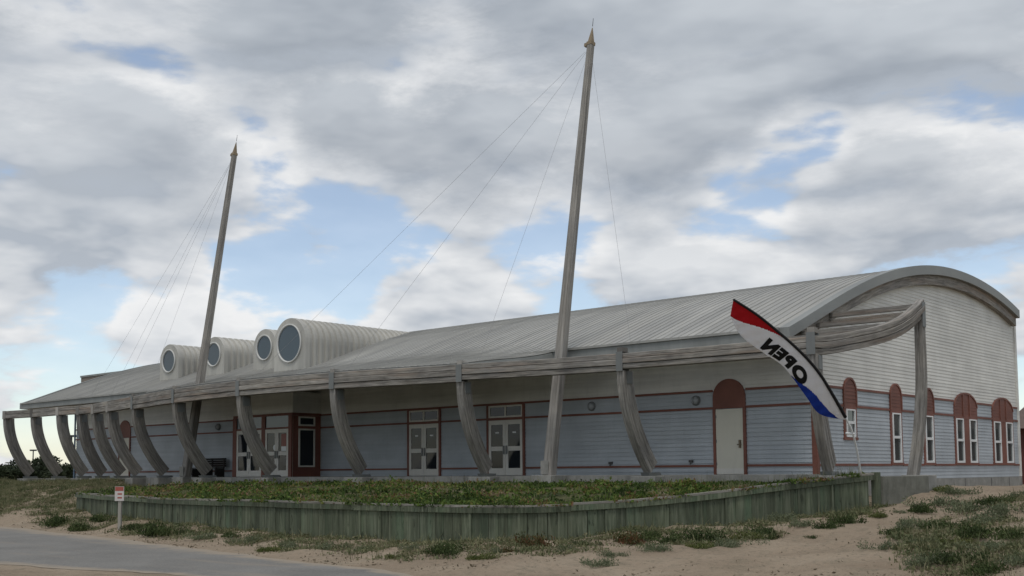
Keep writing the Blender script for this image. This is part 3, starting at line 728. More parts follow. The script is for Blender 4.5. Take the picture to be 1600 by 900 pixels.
for i in range(NC):
    u0, u1 = i/NC, (i+1)/NC; ur = u1-0.030/25.0; m = MB()
    for k in range(NV): m.quad(canopy_pt(u0, k/NV), canopy_pt(u1, k/NV), canopy_pt(u1, (k+1)/NV), canopy_pt(u0, (k+1)/NV))
    m.sweep([[canopy_pt(ur, k/NV), canopy_pt(ur, k/NV, 0.024), canopy_pt(u1-0.0001, k/NV, 0.024), canopy_pt(u1-0.0001, k/NV)] for k in range(NV+1)])
    o = m.build('roof_panel', M_ROOF); o.parent = CAN

# ------------------------------------------------------------------ timber columns (ribs) and beams
HB = 3.21
def tangent(k):
    i = order.index(k); a = COLS[order[max(0, i-1)]]; b = COLS[order[min(len(order)-1, i+1)]]
    t = Vector((b[0]-a[0], b[1]-a[1])); return t.normalized()
def rib_sections(inward, disp, ztop, zbot, w, d, n=14, top_d=None):
    rings = []
    for i in range(n+1):
        t = i/n; z = ztop+(zbot-ztop)*t; off = disp*t*t
        sl = 2*disp*t/(ztop-zbot)                # horizontal per metre down
        nrm = Vector((1.0, sl)).normalized()     # across the rib in its plane: (inward, up)
        g = 0.022
        prof = [(-w/2, 0), (w/2, 0), (w/2, d*0.32-g), (w/2-g, d*0.32), (w/2, d*0.32+g), (w/2, d*0.66-g), (w/2-g, d*0.66), (w/2, d*0.66+g), (w/2, d),
                (-w/2, d), (-w/2, d*0.66+g), (-w/2+g, d*0.66), (-w/2, d*0.66-g), (-w/2, d*0.32+g), (-w/2+g, d*0.32), (-w/2, d*0.32-g)]
        rings.append([(a, off+b*nrm.x, z+b*nrm.y) for a, b in prof])
    return rings
cl = {'C1': 'curved laminated timber column beside the open flag at the corner of the museum',
      'C2': 'curved laminated timber column between the cream arched door and the front mast',
      'C3': 'curved laminated timber column just in front of the double doors nearest the front mast',
      'C4': 'curved laminated timber column between the double doors and the red entrance porch',
      'F': 'curved laminated timber column standing before the white entrance doors',
      'E': 'curved laminated timber column in front of the dark bench beside the entrance',
      'D': 'curved laminated timber column at the far edge of the porch canopy'}
cl.update({'c': 'curved laminated timber column next past the canopy end, first of the close row', 'b': 'curved laminated timber column in the middle of the close row past the canopy',
           'a': 'curved laminated timber column right before the far wall corner and its downspout', 'C11': 'curved laminated timber column just clear of the far wall corner, lamp post behind it',
           'C12': 'curved laminated timber column between the end column and the far wall, sky on both sides', 'C13': 'curved laminated timber column at the very end of the far beam'})
LROW = 'curved laminated timber column in the close row just past the canopy'
LEND = 'curved laminated timber column standing past the far end wall with sky behind it'
for k in order:
    x, y = COLS[k]; t = tangent(k); inw = Vector((-t.y, t.x))
    if inw.y < 0: inw = -inw
    if k == 'C1': inw = Vector((-0.15, 0.99)).normalized()
    rz = math.atan2(inw.y, inw.x)-math.pi/2
    disp = 1.1 if k == 'C1' else 1.42
    w = 0.27; d = 0.5
    lab = cl[k]
    T = empty('timber_column', (x, y, 0), rz, lab, 'column', 'curved timber columns along the porch')
    zf = 0.12
    mb = MB(); mb.sweep(rib_sections(inw, disp, HB+0.02, zf-0.05, w, d)); mb.build('rib', W_RIB, T)
    yo = disp+0.02
    mb = MB(); mb.box(-w/2-0.02, w/2+0.02, yo-0.14, yo+d*0.9+0.10, -0.02, 0.09, xf=lambda p: (p[0], p[1]-(p[2])*0.62, p[2])); mb.build('steel_shoe', M_STEEL, T)
    fx, fy = x+inw.x*(disp+0.25), y+inw.y*(disp+0.25)
    gz = float(terr(np.array(fx), np.array(fy))) if x < -33 else -0.5
    hw_ = 0.17 if k == 'C1' else 0.46
    mb = MB(); mb.box(-hw_, hw_, yo-0.32, yo+0.75, min(-0.62, gz-0.35), -0.021); mb.build('footing', M_CONC, T, bevel=0.02)
    if k != 'C13':
        mb = MB(); mb.box(w/2+0.002, w/2+0.022, 0.14, 0.44, HB-0.38, HB+0.0); mb.build('steel_plate', M_STEEL, T)
    if k in ('C1', 'C2', 'C3', 'C4', 'F', 'E', 'D'):
        mb = MB(); mb.box(-0.12, 0.12, -0.06, -0.045, HB+0.0, HB+0.60); mb.build('steel_bracket', M_STEEL, T)
        mb = MB(); mb.box(-0.12, 0.12, 0.3, 0.315, HB+0.0, HB+0.6); mb.build('steel_bracket', M_STEEL, T)
        mb = MB(); mb.box(-0.1, 0.1, -0.02, 0.28, HB+0.6, HB+0.74); mb.build('post_head', W_RIB, T)
    else:
        mb = MB(); mb.box(-w/2+0.02, w/2-0.02, -0.06, -0.003, HB-0.02, HB+0.42); mb.build('post_head', W_RIB, T)
# beams: each span a stack of three boards
def beam(pts, zt, hb, label, nb=3, name='timber_beam', grp='timber beams carried by the columns', ztf=None, seed=0):
    """pts: list of xy; zt(i/n) top height; hb total height"""
    n = len(pts); rr = random.Random(seed); mid = pts[n//2]
    T = empty(name, (float(mid[0]), float(mid[1]), HB), 0, label, 'beam', grp)
    bh = hb/nb
    for b in range(nb):
        thick = (0.24, 0.30, 0.27)[b % 3]; dy = (0.0, 0.025, 0.0)[b % 3]*rr.uniform(0.5, 1.4); rings = []
        for i, p in enumerate(pts):
            a = pts[max(0, i-1)]; c = pts[min(n-1, i+1)]; t = Vector((c[0]-a[0], c[1]-a[1])).normalized(); nr = Vector((-t.y, t.x))
            if nr.y < 0 and abs(nr.y) > 0.3: nr = -nr
            if abs(nr.y) <= 0.3 and nr.x > 0: nr = -nr
            z1 = zt(i/(n-1)) - b*bh - 0.004; z0 = z1-bh+0.012
            wob = (vnoise(np.array(float(i)*0.45+seed*3.1), np.array(float(b)*5.3), 2)-0.5)*0.035
            o = -0.02-dy+wob
            P = lambda q, z: (p[0]+nr.x*q-mid[0], p[1]+nr.y*q-mid[1], z-HB)
            g = 0.014
            rings.append([P(o, z0+g), P(o, z1-g), P(o+g, z1), P(o+thick-g, z1), P(o+thick, z1-g), P(o+thick, z0+g), P(o+thick-g, z0), P(o+g, z0)])
        mb = MB(); mb.sweep(rings); mb.build('board', W_BEAM, T)
    return T
names = {('C1', 'C2'): 'triple board timber beam between the corner column and the next, below the bare eave',
         ('C2', 'C3'): 'triple board timber beam crossed by the front mast',
         ('C3', 'C4'): 'triple board timber beam above the two white double doors',
         ('C4', 'F'): 'triple board timber beam along the canopy before the red entrance',
         ('F', 'E'): 'triple board timber beam along the canopy in front of the dark bench',
         ('E', 'D'): 'triple board timber beam at the far end of the canopy'}
ZT = {'C1': 3.70, 'C2': 3.76, 'C3': 3.82, 'C4': 3.82, 'F': 3.82, 'E': 3.82, 'D': 3.82, 'c': 3.75, 'b': 3.7, 'a': 3.66, 'C11': 3.64, 'C12': 3.63, 'C13': 3.63}
pos = {k: i*12 for i, k in enumerate(order)}
for i, (a, b) in enumerate(zip(order, order[1:])):
    seg = [tuple(q) for q in cv[pos[a]:pos[b]+1]]
    if len(seg) > 3 and a in ('C1', 'C2', 'C3', 'C4', 'F', 'E'): pass
    lab = names.get((a, b)) or {'D': 'short timber beam leaving the canopy end toward the close row of columns', 'c': 'short timber beam joining the first and middle columns of the close row', 'b': 'shortest timber beam, over the close row beside the far wall corner', 'a': 'short timber beam crossing in front of the far wall corner', 'C11': 'weathered timber beam past the far wall with sky below it', 'C12': 'end timber beam reaching the very last far column'}[a]
    za, zb = ZT[a], ZT[b]
    # shorten by a few millimetres so that spans butt
    s0 = Vector(seg[0]); s1 = Vector(seg[1]); seg[0] = tuple(s0+(s1-s0).normalized()*0.006)
    s0 = Vector(seg[-1]); s1 = Vector(seg[-2]); seg[-1] = tuple(s0+(s1-s0).normalized()*0.006)
    sag = 0.05 if i < 6 else 0.0
    beam(seg, lambda t, za=za, zb=zb, sag=sag: za+(zb-za)*t-sag*math.sin(math.pi*t)*0, min(za, zb)-HB, lab, 3 if i < 6 else 2, seed=i)
# bow beam sweeping up from the corner column to the tall side post
P0 = np.array(COLS['C1']); P1 = np.array([3.08, 1.0])
def on_plane(px, py):
    n = np.array([-(P1-P0)[1], (P1-P0)[0], 0]); d = ray(px, py); t = np.dot(np.array([*P0, 0])-CAM, n)/np.dot(d, n); return CAM+d*t
tp = [on_plane(*q) for q in ((1288, 526), (1333, 517), (1392, 499), (1425, 481), (1449, 461))]
tt = [float(np.dot(q[:2]-P0, P1-P0)/np.dot(P1-P0, P1-P0)) for q in tp]; tz = [float(q[2]) for q in tp]
cf = np.polyfit(tt, tz, 3)
def bowz(t): return float(np.polyval(cf, max(tt[0], min(tt[-1]+0.02, t))))
n = 16; pts = []
for i in range(n+1):
    t = i/n; b = 0.32*math.sin(math.pi*t); q = P0+(P1-P0)*t; pts.append((q[0]+b, q[1]))
pts[0] = (P0[0]+0.02, P0[1]+0.02)
beam(pts, lambda t: bowz(0.02+t*0.98), 0.52, 'bow shaped timber beam sweeping up from the corner column to the tall side post', 3, seed=20, grp='timber beams carried by the columns')
# pergola rails from the arch to the bow beam
for j, t in enumerate((0.40, 0.60, 0.79, 0.95)):
    q = P0+(P1-P0)*t; x1 = q[0]+0.32*math.sin(math.pi*t)-0.06; yy_ = q[1]; z1 = bowz(t)-0.02
    x0_ = 0.235 if yy_ > -1.3 else 0.05
    T = empty('pergola_rail', (x0_, yy_, z1), 0, ('lowest', 'second lowest', 'second highest', 'highest')[j]+' pergola rail joining the gable arch to the bow beam', 'rail', 'pergola rails beside the gable')
    L_ = x1-x0_
    for nm, ya, yb, zo, hh_ in (('rail', -0.06, 0.06, 0.0, 0.15), ('lower_rail', -0.04, 0.04, -0.21, 0.05)):
        mb = MB(); ring = lambda x: [(x, ya, zo-hh_), (x, ya, zo), (x, yb, zo), (x, yb, zo-hh_)]
        mb.sweep([ring(L_*k/4) for k in range(5)]); mb.build(nm, W_BEAM, T)
# tall side post
gz0 = -0.62
T = empty('timber_column', (P1[0], P1[1], 0), math.atan2(0.15, 1)-math.pi/2+rad(-90)+rad(90), 'tall timber post in front of the side windows carrying the bow beam', 'column', 'curved timber columns along the porch')
T.rotation_euler = (0, 0, 0)
ztop0 = bowz(1.0); rings = []
for i in range(15):
    t = i/14; z = ztop0-0.5+(0.45-ztop0)*t; off = -0.1-0.16*max(0, (t-0.3)/0.7)**2*1.7; w = 0.12+0.025*t
    g = 0.02
    prof = [(-w, -w), (-g, -w), (0, -w+g), (g, -w), (w, -w), (w, -g), (w-g, 0), (w, g), (w, w), (-w, w), (-w, g), (-w+g, 0), (-w, -g)]
    rings.append([(a+off, b+off*0.8, z) for a, b in prof])
mb = MB(); mb.sweep(rings); mb.build('rib', W_RIB, T)
mb = MB(); mb.box(0.025, 0.045, -0.2, 0.04, ztop0-0.85, ztop0-0.1); mb.build('steel_plate', M_STEEL, T)
mb = MB(); mb.box(-0.65, 0.12, -0.5, 0.25, -1.1, -0.04); mb.build('footing', M_CONC, T, bevel=0.02)
mb = MB(); mb.box(-0.40, -0.37, -0.3, 0.0, -0.03, 0.25); mb.build('steel_shoe', P_VINYL, T)

# ------------------------------------------------------------------ masts with stays
def mast(foot, top, label, stays):
    T = empty('mast', tuple(foot), 0, label, 'mast', 'leaning timber masts')
    f = Vector((0, 0, 0)); t = Vector(top)-Vector(foot); Ln = t.length; d = t.normalized()
    ax = Vector((1, 0, 0)); ax = (ax-d*ax.dot(d)).normalized(); ay = d.cross(ax); rings = []
    for i in range(21):
        k = i/20; w = 0.185*(1-k)+0.105*k; c = d*(Ln*k); e = w*0.78
        rings.append([c+ax*a+ay*b for a, b in ((-e, -w), (e, -w), (w, -e), (w, e), (e, w), (-e, w), (-w, e), (-w, -e))])
    mb = MB(); mb.sweep(rings); mb.build('shaft', W_MAST, T)
    c = d*Ln
    mb = MB(); ring = lambda q, w: [q+ax*a+ay*b for a, b in ((-w, -w), (w, -w), (w, w), (-w, w))]
    mb.sweep([ring(c, 0.115), ring(c+d*0.12, 0.115)]); 
    mb.build('collar', M_TIP, T)
    mb = MB(); mb.sweep([ring(c+d*0.121, 0.085), ring(c+d*0.68, 0.01)]); mb.build('pointed_tip', M_TIP, T)
    mb = MB(); mb.cyl(c+d*0.74, c+d*1.05, 0.012, 0.008, 6); mb.build('lightning_rod', M_DARK, T)
    mb = MB(); mb.box(-0.26, -0.116, -0.06, 0.06, 0, 0.12, xf=lambda p: tuple(c+ax*p[0]+ay*p[1]+d*p[2])); mb.build('pulley_block', M_TIP, T)
    for s in stays:
        b = Vector(s)-Vector(foot); mb = MB(); a = c+d*(-0.05)+(b-c).normalized()*0.25
        mb.cyl(a, b, 0.0042, 0.0042, 5); mb.build('stay', M_CABLE, T)
    mb = MB(); mb.box(-0.42, 0.42, -0.42, 0.42, -0.45, 0.02); mb.build('footing', M_CONC, T, bevel=0.015)
    mb = MB(); mb.box(-0.2, 0.12, -0.2, -0.187, 0.05, 0.5); mb.build('steel_shoe', M_CONC, T)
mast((-7.9, -3.4, 0.0), (-7.72, -1.05, 15.3), 'tall leaning grey timber mast with brass tip standing before the pale blue clapboards',
     [(-21.0, -5.85, 3.9), (-15.4, -5.75, 3.88), (-9.95, -4.6, 3.85), (-5.3, -2.3, 4.33)])
f2 = onY(290, 744, -3.4); t2 = onY(366, 243, -1.05)
mast((f2[0], -3.4, 0.0), tuple(t2), 'leaning grey timber mast rising through the canopy beside the round dormer windows',
     [(-35.4, -4.1, 3.78), (-34.0, -4.3, 3.85), (-30.4, -4.9, 3.93), (-40.5, -2.3, 4.35)])

# ------------------------------------------------------------------ plank retaining wall
fine = smooth_grid(WALL, 40); s = [0.0]
for a_, b_ in zip(fine, fine[1:]): s.append(s[-1]+float(np.hypot(*(b_-a_)[:2])))
s = np.array(s); FX = np.array([q[0] for q in fine]); FY = np.array([q[1] for q in fine]); FZ = np.array([q[2] for q in fine])
TOT = s[-1]
RWL = empty('retaining_wall', (-11, -12, -1.5), label='curved retaining wall of mossy upright planks with bleached cap boards', cat='retaining wall')
RWL.location = (0, 0, 0)
step = 0.245; n = int(TOT/step); pm_ = []
for v in range(6):
    mb = MB(); hw = step/2-0.0015*(1+v % 3); th = 0.05+0.006*(v % 3)
    mb.box(-hw, hw, -th, 0.0, -1.35, 0.0); 
    me_ = mb.data('plank', W_PLANK); pm_.append(me_)
def wpt(d): return np.array([np.interp(d, s, FX), np.interp(d, s, FY), np.interp(d, s, FZ)])
rr = random.Random(5)
for k in range(n):
    d = (k+0.5)*step; p = wpt(d); q0 = wpt(d-0.05); q1 = wpt(d+0.05); ang = math.atan2(q1[1]-q0[1], q1[0]-q0[0])
    o = bpy.data.objects.new('plank', rr.choice(pm_)); link(o, RWL)
    o.location = (p[0], p[1], p[2]-0.1+rr.uniform(-0.012, 0.008)); o.rotation_euler = (0, rad(rr.uniform(-0.5, 0.5)), ang)
# short return at the far end
for k in range(8):
    o = bpy.data.objects.new('plank', rr.choice(pm_)); link(o, RWL)
    o.location = (-28.15-0.02*k, -9.2+0.245*(k+0.5), -0.68); o.rotation_euler = (0, 0, rad(-90))
# walers and cap boards
cuts = np.linspace(0, TOT, 13)
def strip(d0, d1, off0, off1, z0, z1, name, mat, m_=14, jit=0.0):
    rings = []
    for i in range(m_+1):
        d = d0+(d1-d0)*i/m_; p = wpt(d); a_ = wpt(max(0, d-0.1)); b_ = wpt(min(TOT, d+0.1)); t = Vector((b_[0]-a_[0], b_[1]-a_[1])).normalized(); nr = Vector((t.y, -t.x))
        P = lambda o, z: (p[0]+nr.x*o, p[1]+nr.y*o, p[2]+z+jit)
        rings.append([P(off1, z0), P(off1, z1), P(off0, z1), P(off0, z0)])
    mb = MB(); mb.sweep(rings); return mb.build(name, mat, RWL)
for a_, b_ in zip(cuts, cuts[1:]):
    j = rr.uniform(-0.012, 0.012)
    strip(a_+0.008, b_-0.008, -0.16, 0.10, -0.05, 0.0, 'cap_board', W_CAP, jit=j)
    strip(a_+0.005, b_-0.005, 0.068, 0.115, -0.19, -0.055, 'waler', W_PLANK, jit=j)
mb = MB(); mb.sweep([[(-28.25, -9.35+2.0*k/4, -0.63+0.05*k/4), (-28.25, -9.35+2.0*k/4, -0.58+0.05*k/4), (-28.0, -9.35+2.0*k/4, -0.58+0.05*k/4), (-28.0, -9.35+2.0*k/4, -0.63+0.05*k/4)] for k in range(5)]); mb.build('cap_board', W_CAP, RWL)
for d in np.arange(1.2, TOT-1, 3.4):
    p = wpt(d); q0 = wpt(d-0.05); q1 = wpt(d+0.05); ang = math.atan2(q1[1]-q0[1], q1[0]-q0[0]); mb = MB(); mb.box(-0.035, 0.035, -0.095, -0.07, -1.3, -0.1)
    o = mb.build('batten', W_PLANK, RWL); o.location = (p[0], p[1], p[2]-0.1); o.rotation_euler = (0, 0, ang)
e = wpt(TOT); mb = MB(); mb.box(-0.1, 0.1, -0.1, 0.1, -1.3, 0.03); o = mb.build('end_post', W_PLANK, RWL, bevel=0.01); o.location = (e[0]+0.06, e[1]+0.12, e[2])
# low concrete wall from the plank wall to the tall post
mb = MB(); xf = lambda p: (2.72+(p[0])*0.12+p[1], -2.05+p[0], p[2])
mb.box(0, 2.5, 0.0, 0.25, -1.2, -0.06, xf=xf); tag(mb.build('concrete_wall', M_MOSSY, bevel=0.01), 'low concrete wall between the plank wall and the tall side post', 'wall', kind='thing')

# ------------------------------------------------------------------ wall lamps, bench
def lamp(x, z, label, grp=None):
    T = empty('wall_lamp', (x, -0.02, z), 0, label, 'lamp', grp)
    mb = MB(); mb.cyl((0, 0, 0), (0, -0.05, 0), 0.175, 0.165, 24); mb.build('base', M_STEEL, T)
    mb = MB(); rings = []
    for k in range(7):
        t = k/6*math.pi/2; r = 0.14*math.cos(t)+0.002; y = -0.05-0.13*math.sin(t)
        rings.append([(r*math.cos(2*math.pi*j/20), y, r*1.0*math.sin(2*math.pi*j/20)) for j in range(20)])
    mb.sweep(rings); mb.build('globe', G_LAMP, T, True)
    mb = MB(); mb.sweep([[(a, -0.052-0.145*math.cos(b)+dy, 0.155*math.sin(b)+dz) for a, dy, dz in ((-0.01, 0, 0), (0.01, 0, 0), (0.01, 0.012, 0), (-0.01, 0.012, 0))] for b in np.linspace(-1.5, 1.5, 9)]); mb.build('guard', M_STEEL, T)
lamp(-8.67, 2.475, 'round bulkhead lamp on the clapboards right beside the front mast', 'bulkhead lamps')
lamp(-4.29, 2.475, 'round bulkhead lamp next to the cream arched door', 'bulkhead lamps')
lamp(-32.0, 2.475, 'round bulkhead lamp above the dark bench', 'bulkhead lamps')
T = empty('bench', (-32.1, -0.55, 0), 0, 'dark slatted bench against the wall beside the red entrance', 'bench')
for k in range(4):
    mb = MB(); mb.box(-1.1, 1.1, -0.28+0.13*k, -0.17+0.13*k, 0.42, 0.46); mb.build('seat_slat', W_DARK, T)
for k in range(4):
    mb = MB(); mb.box(-1.1, 1.1, 0.27, 0.31, 0.5+0.11*k, 0.59+0.11*k); mb.build('back_slat', W_DARK, T)
for xx in (-1.0, 0, 1.0):
    mb = MB(); mb.box(xx-0.04, xx+0.04, -0.26, 0.26, 0.0, 0.41); mb.box(xx-0.04, xx+0.04, 0.235, 0.268, 0.41, 0.92); mb.build('leg', W_DARK, T)

# ------------------------------------------------------------------ feather flag
FD = 30.35
def fp(px, py, off=0.0): return Vector(dep(px, py, FD+off-max(0.0, 741-py)/273*2.4))
FB = fp(1345, 741)
FT = empty('feather_flag', tuple(FB), 0, 'red white and blue feather flag reading OPEN in reverse, leaning over the plank wall', 'flag')
pole_px = [(1345, 741), (1341, 715), (1336, 690), (1330, 670), (1321, 652), (1303, 620), (1280, 583), (1253, 552), (1220, 522), (1183, 492), (1146, 468)]
mb = MB(); pth = smooth_grid([np.array(fp(*q)) for q in pole_px[:5]], 5)
def tube(pth, r0, r1, n=8):
    mb = MB(); rings = []
    for i, p in enumerate(pth):
        a = Vector(pth[max(0, i-1)]); b = Vector(pth[min(len(pth)-1, i+1)]); d = (b-a).normalized(); u = d.cross(Vector((0.3, 0.9, 0.1))).normalized(); v = d.cross(u); r = r0+(r1-r0)*i/(len(pth)-1)
        rings.append([Vector(p)-FB+u*(r*math.cos(2*math.pi*k/n))+v*(r*math.sin(2*math.pi*k/n)) for k in range(n)])
    mb.sweep(rings); return mb
tube(pth, 0.028, 0.024).build('pole', P_VINYL, FT, True)
pth = smooth_grid([np.array(fp(*q)) for q in pole_px[4:]], 5)
tube(pth, 0.045, 0.03).build('pole_sleeve', Mat('black_sleeve_cloth', 0.8).color((0.012, 0.012, 0.013)).m, FT, True)
mb = MB(); c = fp(1331, 678)-FB; mb.cyl(c+Vector((-0.13, -0.1, 0.02)), c+Vector((0.05, 0.04, -0.0)), 0.03, 0.03, 8); mb.build('ground_clip', P_VINYL, FT)
# sail: u from foot (0) to tip (1); leading edge along pole, trailing edge measured
lead = [(1321, 652), (1303, 620), (1280, 583), (1253, 552), (1220, 522), (1183, 492), (1146, 468)]
trail = [(1320, 656), (1281, 647), (1259, 619), (1225, 574), (1192, 551), (1158, 525), (1141, 494)]
lead_c = smooth_grid(lead, 6); trail_c = smooth_grid(trail, 6); NL = len(lead_c)
def sail(u, v, off=0.0):
    f = u*(NL-1); i = min(int(f), NL-2); t = f-i
    a = lead_c[i]*(1-t)+lead_c[i+1]*t; b = trail_c[i]*(1-t)+trail_c[i+1]*t
    q = a+(b-a)*v
    rip = 0.07*math.sin(v*2.2+u*9)*v + 0.05*math.sin(u*38+v*6)*v*(1-u*0.4) + 0.02*math.sin(u*83-v*9)*v + 0.14*v*v
    return fp(float(q[0]), float(q[1]), rip+off)-FB
# cloth in three colours, cut along diagonals: red cap at the tip, blue flash at the foot
def cloth_zone(u, v):
    k = u*6
    if k > 3.5 and v < ((k-3.5)/2.5)**1.55: return 'red'
    if 0.2 < k < 2.7 and v > np.interp(k, [0.2, 0.5, 1.0, 1.6, 2.1, 2.7], [1.0, 0.72, 0.58, 0.62, 0.74, 1.0]): return 'blue'
    return 'white'
def cloth_m(name, c):
    M = Mat(name, 0.75, 0.2); M.color(c); M.bump(M.noise(M.coord('Position', (1, 1, 1)), 5, 3), 0.35, 0.06)
    tr = M.n('ShaderNodeBsdfTranslucent'); tr.inputs[0].default_value = (*c, 1); mx = M.n('ShaderNodeMixShader'); mx.inputs[0].default_value = 0.35
    M.l(M.b.outputs[0], mx.inputs[1]); M.l(tr.outputs[0], mx.inputs[2]); M.l(mx.outputs[0], M.t.nodes['Material Output'].inputs[0]); return M.m
CM = {'red': cloth_m('red_cloth', (0.55, 0.02, 0.03)), 'white': cloth_m('white_cloth', (0.85, 0.85, 0.87)), 'blue': cloth_m('blue_cloth', (0.025, 0.07, 0.42))}
NU, NV = 150, 44; cells = {'red': [], 'white': [], 'blue': []}
vidx = lambda i, k: i*(NV+1)+k
VV = [sail(i/NU, k/NV) for i in range(NU+1) for k in range(NV+1)]
for i in range(NU):
    for k in range(NV): cells[cloth_zone((i+0.5)/NU, (k+0.5)/NV)].append((vidx(i, k), vidx(i+1, k), vidx(i+1, k+1), vidx(i, k+1)))
for cname in ('red', 'white', 'blue'):
    used = sorted({j for q in cells[cname] for j in q}); mp_ = {j: n_ for n_, j in enumerate(used)}
    me = bpy.data.meshes.new('cloth'); me.from_pydata([tuple(VV[j]) for j in used], [], [tuple(mp_[j] for j in q) for q in cells[cname]]); me.materials.append(CM[cname])
    me.polygons.foreach_set('use_smooth', [True]*len(me.polygons))
    o = link(bpy.data.objects.new('cloth', me), FT); o['label'] = cname+' cloth of the flag'
    o.modifiers.new('thickness', 'SOLIDIFY').thickness = 0.003
# lettering, seen from behind
cu = bpy.data.curves.new('lettering', 'FONT'); cu.body = 'OPEN'; cu.size = 1.0; cu.offset = 0.07; cu.space_character = 1.18; cu.resolution_u = 6
to = bpy.data.objects.new('lettering', cu); COL.objects.link(to)
bpy.context.view_layer.update()
dg = bpy.context.evaluated_depsgraph_get(); tm = bpy.data.meshes.new_from_object(to.evaluated_get(dg)); bpy.data.objects.remove(to)
bm = bmesh.new(); bm.from_mesh(tm); bmesh.ops.triangulate(bm, faces=bm.faces)
for _ in range(3): bmesh.ops.subdivide_edges(bm, edges=[e for e in bm.edges if e.calc_length() > 0.1], cuts=1); bmesh.ops.triangulate(bm, faces=bm.faces)
co = np.array([v.co for v in bm.verts]); x0_, x1_ = co[:, 0].min(), co[:, 0].max(); y0_, y1_ = co[:, 1].min(), co[:, 1].max()
for v in bm.verts:
    a = (v.co.x-x0_)/(x1_-x0_); b = (v.co.y-y0_)/(y1_-y0_)
    u = 0.375+a*0.325; vv = 0.37+(1-b)*0.56
    if True:                                   # slant like the print on the cloth
        u += (1-b)*0.0
    v.co = sail(u, vv, -0.012)
me = bpy.data.meshes.new('lettering'); bm.to_mesh(me); bm.free(); me.materials.append(Mat('black_print', 0.8).color((0.008, 0.008, 0.009)).m)
o = link(bpy.data.objects.new('lettering', me), FT); o.modifiers.new('thickness', 'SOLIDIFY').thickness = 0.004

# ------------------------------------------------------------------ small sign by the road
g_, _ = hit_ground(187, 828)
T = empty('notice_sign', tuple(g_), rad(35), 'small white and red notice on a slim grey post by the road', 'sign')
sp = lambda d: d
mb = MB(); mb.box(-0.05, 0.05, -0.05, 0.05, -0.3, 1.02); mb.build('post', W_CAP, T, bevel=0.006)
mb = MB(); mb.box(-0.15, 0.15, -0.075, -0.053, 0.92, 1.38); pl = mb.build('panel', paint('white_sign_face', (0.5, 0.47, 0.45), 0.15), T)
P_SR = paint('faded_red_print', (0.32, 0.08, 0.06))
mb = MB(); mb.box(-0.14, 0.14, -0.079, -0.0755, 1.24, 1.37); mb.build('print', P_SR, pl)
for zz_ in (1.12, 1.0): mb = MB(); mb.box(-0.06, 0.09, -0.079, -0.0755, zz_, zz_+0.045); mb.build('print', P_SR, pl)

# ------------------------------------------------------------------ far things: lamp posts, red building
def lamp_post(px, pyt, D, label):
    t = dep(px, pyt, D); gz = float(terr(np.array(t[0]), np.array(t[1])))
    T = empty('lamp_post', (t[0], t[1], gz), YAW, label, 'lamp post', 'parking lot lamp posts')
    h_ = t[2]-gz
    mb = MB(); mb.cyl((0, 0, -0.2), (0, 0, h_), 0.1, 0.08, 8); mb.build('pole', M_DARK, T)
    mb = MB(); mb.box(-0.42, -0.06, -0.15, 0.15, h_-0.06, h_+0.14); mb.box(0.06, 0.42, -0.15, 0.15, h_-0.06, h_+0.14); mb.box(-0.06, 0.06, -0.04, 0.04, h_, h_+0.08); mb.build('lamp_head', M_DARK, T)
lamp_post(52, 704, 150, 'distant lamp post standing clear between two columns against the sky')
lamp_post(112, 682, 110, 'lamp post half hidden behind a curved column')
T = empty('red_building', (2, 36, 0), 0, 'low dark red building past the rear corner of the museum', 'building')
mb = MB(); mb.box(-6, 10, -5, 5, -1.2, 2.3); mb.build('wall', paint('dark_red_boards', (0.10, 0.035, 0.03), 0.25), T)
mb = MB(); mb.prism([(-5.6, 2.25), (5.6, 2.25), (0, 4.0)], 0, -6.4, 10.4); mb.build('roof', paint('brown_shingles', (0.10, 0.065, 0.05), 0.25), T)
mb = MB(); mb.box(-2, -0.8, -5.04, -5, 0.0, 1.6); mb.build('door', P_WHITE, T)

# ------------------------------------------------------------------ vegetation
def foliage(name, stops, patch=0.8, trans=0.25, gain=1.3):
    M = Mat(name, 0.75, 0.2); p = M.coord('Position')
    at = M.n('ShaderNodeAttribute', attribute_name='rnd', attribute_type='GEOMETRY').outputs['Fac']
    n = M.noise(p, patch, 4, 0.6)
    a = M.n('ShaderNodeMath', operation='MULTIPLY_ADD'); M.l(at, a.inputs[0]); a.inputs[1].default_value = 0.45; 
    b = M.n('ShaderNodeMath', operation='MULTIPLY_ADD'); M.l(n, b.inputs[0]); b.inputs[1].default_value = gain; b.inputs[2].default_value = 0.25-gain*0.5; M.l(b.outputs[0], a.inputs[2])
    c = M.ramp(a.outputs[0], stops); M.color(c)
    tr = M.n('ShaderNodeBsdfTranslucent'); M.l(c, tr.inputs[0]); mx = M.n('ShaderNodeMixShader'); mx.inputs[0].default_value = trans
    M.l(M.b.outputs[0], mx.inputs[1]); M.l(tr.outputs[0], mx.inputs[2]); M.l(mx.outputs[0], M.t.nodes['Material Output'].inputs[0])
    return M.m
F_BED = foliage('bed_ground_cover', [(0.12, (0.028, 0.046, 0.012)), (0.34, (0.05, 0.088, 0.018)), (0.54, (0.09, 0.138, 0.027)), (0.70, (0.145, 0.16, 0.04)), (0.80, (0.17, 0.085, 0.045)), (0.95, (0.2, 0.16, 0.10))], 0.62, 0.25, 2.6)
F_GRASS = foliage('dune_grass', [(0.1, (0.06, 0.078, 0.035)), (0.38, (0.12, 0.135, 0.065)), (0.62, (0.19, 0.18, 0.10)), (0.9, (0.27, 0.235, 0.155))], 1.4)
F_DARK = foliage('dark_shrub_leaves', [(0.1, (0.022, 0.036, 0.013)), (0.5, (0.05, 0.072, 0.024)), (0.9, (0.095, 0.12, 0.042))], 2)
